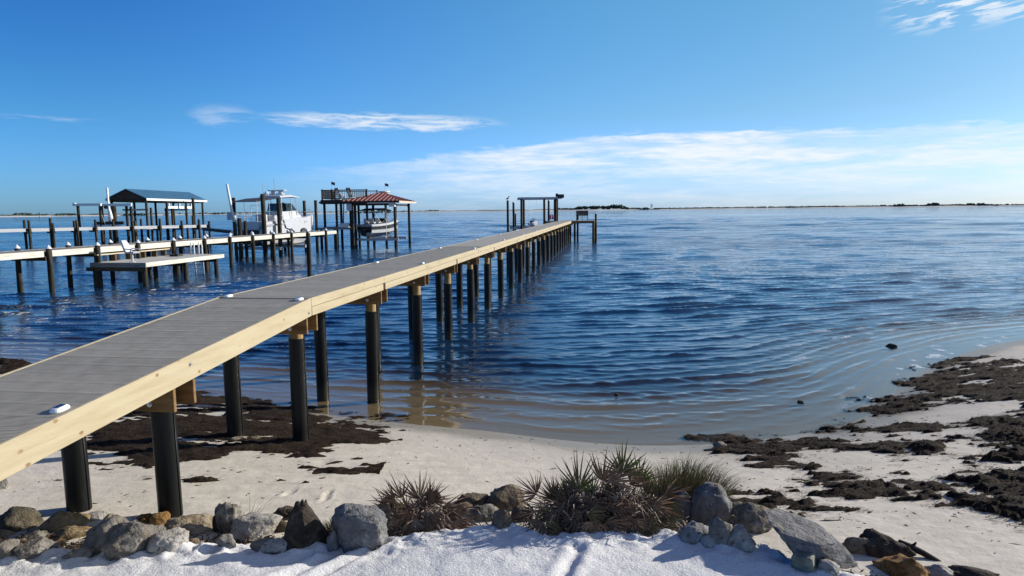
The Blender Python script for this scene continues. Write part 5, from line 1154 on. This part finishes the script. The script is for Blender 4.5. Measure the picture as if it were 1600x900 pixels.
def bowrider():
    t = thing('motorboat', 'white motorboat with a black hull band on the lift under the red roof', 'boat', (-17.05, 79.6, 1.30), R_(90-28))
    st = [(0, 1.12, 1.0, .0, 1.36, .45), (1.5, 1.18, 1.05, .0, 1.38, .45), (3.2, 1.16, 1.0, .02, 1.5, .50), (4.6, .98, .78, .14, 1.68, .62), (5.6, .62, .42, .45, 1.82, .85), (6.25, .10, .06, 1.1, 1.9, 1.3)]
    rings = [[(x, -w, zg), (x, -w*.99, (zg+zc)/2), (x, -wc, zc), (x, 0, zk), (x, wc, zc), (x, w*.99, (zg+zc)/2), (x, w, zg)] for (x, w, wc, zk, zg, zc) in st]
    fixn(MB().loft(rings).build('hull', M_WHITE, t))
    for sg in (-1, 1):
        b = MB(); rr = []
        for (x, w, wc, zk, zg, zc) in st:
            za, zb = zc + .42*(zg-zc), zg - .16; u = lambda z: (wc + (w-wc)*min(1, (z-zc)/(zg-zc)*2))
            rr.append([(x, sg*(w*.99+.0), za), (x, sg*(w*.99+.018), za), (x, sg*(w+.018), zb), (x, sg*w, zb)])
        fixn(b.loft(rr).build('hull_stripe', M_DBLUE, t))
    fixn(MB().loft([[(x, -w-.02, zg-.12), (x, w+.02, zg-.12), (x, w*.93, zg+.06), (x, -w*.93, zg+.06)] for (x, w, wc, zk, zg, zc) in st]).build('deck', M_WHITE, t))
    MB().box((-.02, -1.05, .5), (-.012, 1.05, 1.2)).build('transom', M_DBLUE, t)
    MB().box((.7, -.85, 1.44), (2.0, .85, 1.5)).build('cockpit_recess', M_NAVY, t)  # flat dark box, depth of the cockpit recess put in by colour
    for (x, y) in ((1.0, -.5), (1.0, .5), (1.9, .5), (1.9, -.5)): MB().box((x-.25, y-.25, 1.5), (x+.2, y+.25, 1.72), .05).box((x-.3, y-.25, 1.7), (x-.2, y+.25, 2.1), .04).build('seat', M_SEAT, t)
    ws = MB(); ws.add([(3.1, -.95, 1.6), (3.7, -.5, 1.65), (3.7, .5, 1.65), (3.1, .95, 1.6), (2.7, -.85, 2.1), (3.25, -.45, 2.12), (3.25, .45, 2.12), (2.7, .85, 2.1)], [(0,1,5,4), (1,2,6,5), (2,3,7,6), (4,5,1,0), (5,6,2,1), (6,7,3,2)]); ws.build('windscreen', M_SCREEN, t)
    fixn(MB().loft([[(x, -1.0, z), (x, 1.0, z), (x, .9, z+.09), (x, -.9, z+.09)] for x, z in ((.2, 3.0), (1.3, 3.2), (2.6, 3.22), (3.9, 2.98))]).build('bimini', M_NAVY, t))
    for (x, y) in ((.3, 1.0), (.3, -1.0), (3.7, .95), (3.7, -.95)): MB().tube([(2.0, y, 1.5), (x, y, 3.0)], .02, 5).build('bimini_pole', M_ALU, t)
    MB().tube([(4.3, -.85, 1.8), (5.6, -.5, 2.05), (6.15, 0, 2.1), (5.6, .5, 2.05), (4.3, .85, 1.8)], .02, 6).build('bow_rail', M_ALU, t)
    MB().box((-.35, -.3, .1), (-.03, .3, .75), .06).build('stern_drive', M_DARK, t)
bowrider()
# ------------------------------------------------------------------ boathouse with the red roof and upper deck
rh = thing('boathouse', 'two-level boathouse with a rust red hip roof, upper sun deck and railing', 'boathouse', (-15.7, 82.6, 0), R_(-3))
ex, ey, ez, pz = 3.35, 5.0, 5.30, 6.42
C_ = [(-ex, -ey), (ex, -ey), (ex, ey), (-ex, ey)]; RG = [(-.35, -.2), (.35, .2)]
b = MB(); zz = ez; th_ = .07
top = [(x, y, ez+.1) for x, y in C_] + [(-.4, 0, pz), (.4, .0, pz)]; bot = [(x, y, z-th_) for x, y, z in top]
b.add(top + bot, [(0,1,5,4), (1,2,5), (2,3,4,5), (3,0,4), (6,10,11,7), (7,11,8), (8,11,10,9), (9,10,6), (0,6,7,1), (1,7,8,2), (2,8,9,3), (3,9,6,0)])
rf = fixn(b.build('roof', M_RROOF, rh))
b = MB()
for i in range(13):
    x = -ex + .3 + i*(2*ex-.6)/12
    f = max(0.0, min(1.0, 1 - (abs(x)-.4)/(ex-.4))); yt = -ey*(1-f); zt = ez + .1 + (pz-ez-.1)*f
    b.bar((x, -ey, ez+.13), (x, min(yt, -.02), zt+.03), .10, .07)
for i in range(17):
    y = -ey + .4 + i*(2*ey-.8)/16; f = max(0.0, 1 - abs(y)/ey); xt = ex - (ex-.4)*f
    b.bar((ex, y, ez+.13), (xt, y, ez+.1+(pz-ez-.1)*f+.03), .07, .05)
o = b.build('roof_ribs', M_RRIB, rf); o['kind'] = 'stuff'
MB().box((ex+.005, -ey, ez-.12), (ex+.05, ey, ez+.10)).build('eave_board', mat('peach_trim', [(.55, .40, .31), (.66, .50, .40)], .7, 3), rh); MB().box((-ex, -ey-.05, ez-.12), (ex, -ey-.005, ez+.10)).build('eave_board', M_BROWN, rh)
MB().box((2.1, -ey+.3, ez-.55), (2.75, -ey+.95, ez-.13)).build('beam_box', M_TRIM, rh); MB().box((2.35, -ey+.9, ez-.50), (2.55, ey-.4, ez-.22)).build('top_beam', M_TRIM, rh); MB().box((-2.6, -ey+.35, ez-.4), (2.1, -ey+.6, ez-.14)).build('top_beam', M_BROWN, rh)
for (x, y) in ((2.4, -3.0), (2.75, 3.4), (-2.2, -4.4), (-2.0, -3.9), (-1.2, 1.2), (-.2, 3.5), (1.0, 3.6), (-2.6, 3.6)): post(rh, x, y, ez-.14, .17, M_OLDP)
UX0, UX1, UY0, UY1, UZ = -6.2, -.9, -2.6, 2.2, 5.62
MB().box((UX0-.2, UY0-.06, UZ-.50), (UX1, UY0, UZ-.0)).build('deck_rim', M_BROWN, rh); MB().box((UX0-.06, UY0, UZ-.45), (UX0, UY1, UZ)).build('deck_rim', M_BROWN, rh); MB().box((UX0-.35, UY0-.2, UZ-.42), (UX0+2.0, UY0-.07, UZ-.18)).build('deck_rim', M_BROWN, rh)
b = MB(); x = UX0
while x < UX1: b.box((x, UY0, UZ-.05), (x+.135, UY1, UZ-.01)); x += .145
o = b.build('deck_boards', M_BROWN, rh); o['kind'] = 'stuff'
for (x, y) in ((UX0+.15, UY0+.2), (UX0+2.1, UY0+.3), (UX0+3.2, UY0+.3), (UX0+.2, UY1-.2), (UX0+3.0, UY1-.3)): post(rh, x, y, UZ-.05, .16)
for (p, q) in (((UX0, UY0), (UX1, UY0)), ((UX0, UY0), (UX0, UY1)), ((UX0, UY1), (UX1, UY1))):
    MB().bar((*p, UZ+1.12), (*q, UZ+1.12), .16, .09).build('handrail', M_BROWN, rh); MB().bar((*p, UZ+.14), (*q, UZ+.14), .07, .07).build('bottom_rail', M_BROWN, rh)
    n = int(math.dist(p, q)/.2); b = MB()
    for i in range(1, n): f = i/n; x, y = p[0]+(q[0]-p[0])*f, p[1]+(q[1]-p[1])*f; b.bar((x, y, UZ+.16), (x, y, UZ+1.08), .045, .045)
    o = b.build('balusters', M_BROWN, rh); o['kind'] = 'stuff'
for (x, y) in ((UX0, UY0), (UX0+1.15, UY0), (UX1-.02, UY0), (UX0, UY1), (UX1, UY1)): MB().bar((x, y, UZ-.3), (x, y, UZ+1.22), .15, .15).build('rail_post', M_BROWN, rh)
for i in range(9): MB().bar((-4.45, -2.9+.05*i, 2.75+.32*i), (-3.75, -2.9+.05*i, 2.75+.32*i), .18, .045, (0, 0, 1)).build('stair_tread', M_OLDD, rh)
for x in (-4.5, -3.7): MB().bar((x, -3.0, 2.45), (x, -2.45, 5.5), .06, .22, (0, 1, 0)).build('stair_stringer', M_BROWN, rh)
MB().box((-6.4, -4.2, 2.2), (-2.1, 2.0, 2.42)).build('lower_landing', M_OLDD, rh)
for (x, y) in ((-6.0, -4.0), (-4.4, -4.0), (-2.4, -4.1), (-6.0, 1.5), (-3.5, 1.5)): post(rh, x, y, 2.2, .17)
for yy in (-3.1, 1.5): MB().box((-2.2, yy-.1, .86), (2.75, yy+.1, 1.12)).build('lift_beam', M_STEEL, rh)
MB().box((-.9, -3.0, 1.125), (-.6, 2.2, 1.26)).build('bunk', M_OLDB, rh); MB().box((.5, -3.0, 1.125), (.8, 2.2, 1.26)).build('bunk', M_OLDB, rh); MB().bar((-.2, -3.25, 1.2), (1.3, -3.25, 1.3), .12, .22).build('bunk_end', M_TRIM, rh)
MB().tube([(1.35, -3.0, 5.1), (1.35, -3.0, 1.1)], .03, 5).build('cable', M_WPLAS, rh); MB().tube([(2.6, -2.6, 5.1), (2.6, -2.6, 1.1)], .02, 5).build('cable', M_WPLAS, rh)
MB().box((-2.75, -4.75, 4.35), (-2.15, -4.3, 5.15), .03).build('lift_motor', M_GREYBOX, rh)
def rw_(x, y): a = R_(-3); return (-15.7+math.cos(a)*x-math.sin(a)*y, 82.6+math.sin(a)*x+math.cos(a)*y)
def adirondack(x, y, rz, label):
    t = thing('deck_chair', label, 'chair', (*rw_(x, y), UZ), rz, 'tall chairs on the upper sun deck')
    m = M_GREYBOX
    for i in range(5):
        yy = -.22 + .11*i; MB().bar((-.22, yy, .35), (-.62, yy*1.15, 1.32-.04*(i-2)**2), .095, .025, (1, 0, 0)).build('back_slat', m, t)
    for i in range(5): MB().box((-.22+.12*i, -.28, .34-.02*i+.06), (-.12+.12*i, .28, .365-.02*i+.06)).build('seat_slat', m, t)
    MB().bar((-.64, -.3, 1.28), (-.64, .3, 1.28), .14, .22).build('head_cushion', M_GREYP, t)
    for s_ in (-1, 1):
        MB().box((-.35, .30*s_-.06, .60), (.38, .30*s_+.06, .63)).build('armrest', m, t); MB().bar((.3, .30*s_, 0), (.3, .30*s_, .6), .09, .03).build('leg', m, t); MB().bar((-.45, .27*s_, 0), (.35, .27*s_, .38), .03, .12).build('leg', m, t)
adirondack(-4.25, -1.75, R_(60), 'left of the two tall grey chairs on the upper sun deck')
adirondack(-3.0, -1.75, R_(75), 'right of the two tall grey chairs on the upper sun deck')
def flag(x, y, z, label):
    t = thing('flag', label, 'flag', (*rw_(x, y), z)); MB().tube([(0, 0, 0), (0, 0, .95)], .02, 6).build('pole', M_GREYP, t)
    b = MB(); n = 5
    for i in range(n+1): b.v += [(.42*i/n, .04*math.sin(i*1.4), .92-.02*i), (.42*i/n, .04*math.sin(i*1.4+.4), .62-.03*i)]
    b.f = [(2*i, 2*i+2, 2*i+3, 2*i+1) for i in range(n)] + [(2*i+1, 2*i+3, 2*i+2, 2*i) for i in range(n)]; b.build('cloth', M_FLAG, t)
flag(-5.05, UY0, UZ+1.17, 'small dark flag on the railing at the left of the upper sun deck')
flag(.25, 1.6, UZ+1.1, 'small dark flag above the peak of the red roof')
t = thing('storage_tub', 'round beige tub with a pale lid on the upper deck beside the red roof peak', 'tub', (*rw_(.1, 1.6), UZ-.0)); MB().tube([(0, 0, 0), (0, 0, .95)], [.62, .66], 16).build('tub', M_TUB, t); MB().tube([(0, 0, .95), (0, 0, 1.06)], [.72, .66], 16).build('lid', M_TRIM, t)
def crab(x, y, label, h=.5):
    b = MB(); g = random.Random(int(x*10)); 
    for _ in range(3): c = (g.uniform(-.25, .25), g.uniform(-.2, .2)); b.box((c[0]-.22, c[1]-.2, 0), (c[0]+.22, c[1]+.2, h*g.uniform(.6, 1)), .05)
    return b
x, y = rw_(-3.3, -3.7); t = thing('storage_box', 'white storage box at the foot of the ladder under the upper sun deck', 'box', (x, y, 2.42)); MB().box((-.5, -.3, 0), (.5, .3, .42), .03).build('body', M_TRIM, t); MB().box((-.53, -.33, .421), (.53, .33, .50), .02).build('lid', M_WPLAS, t)
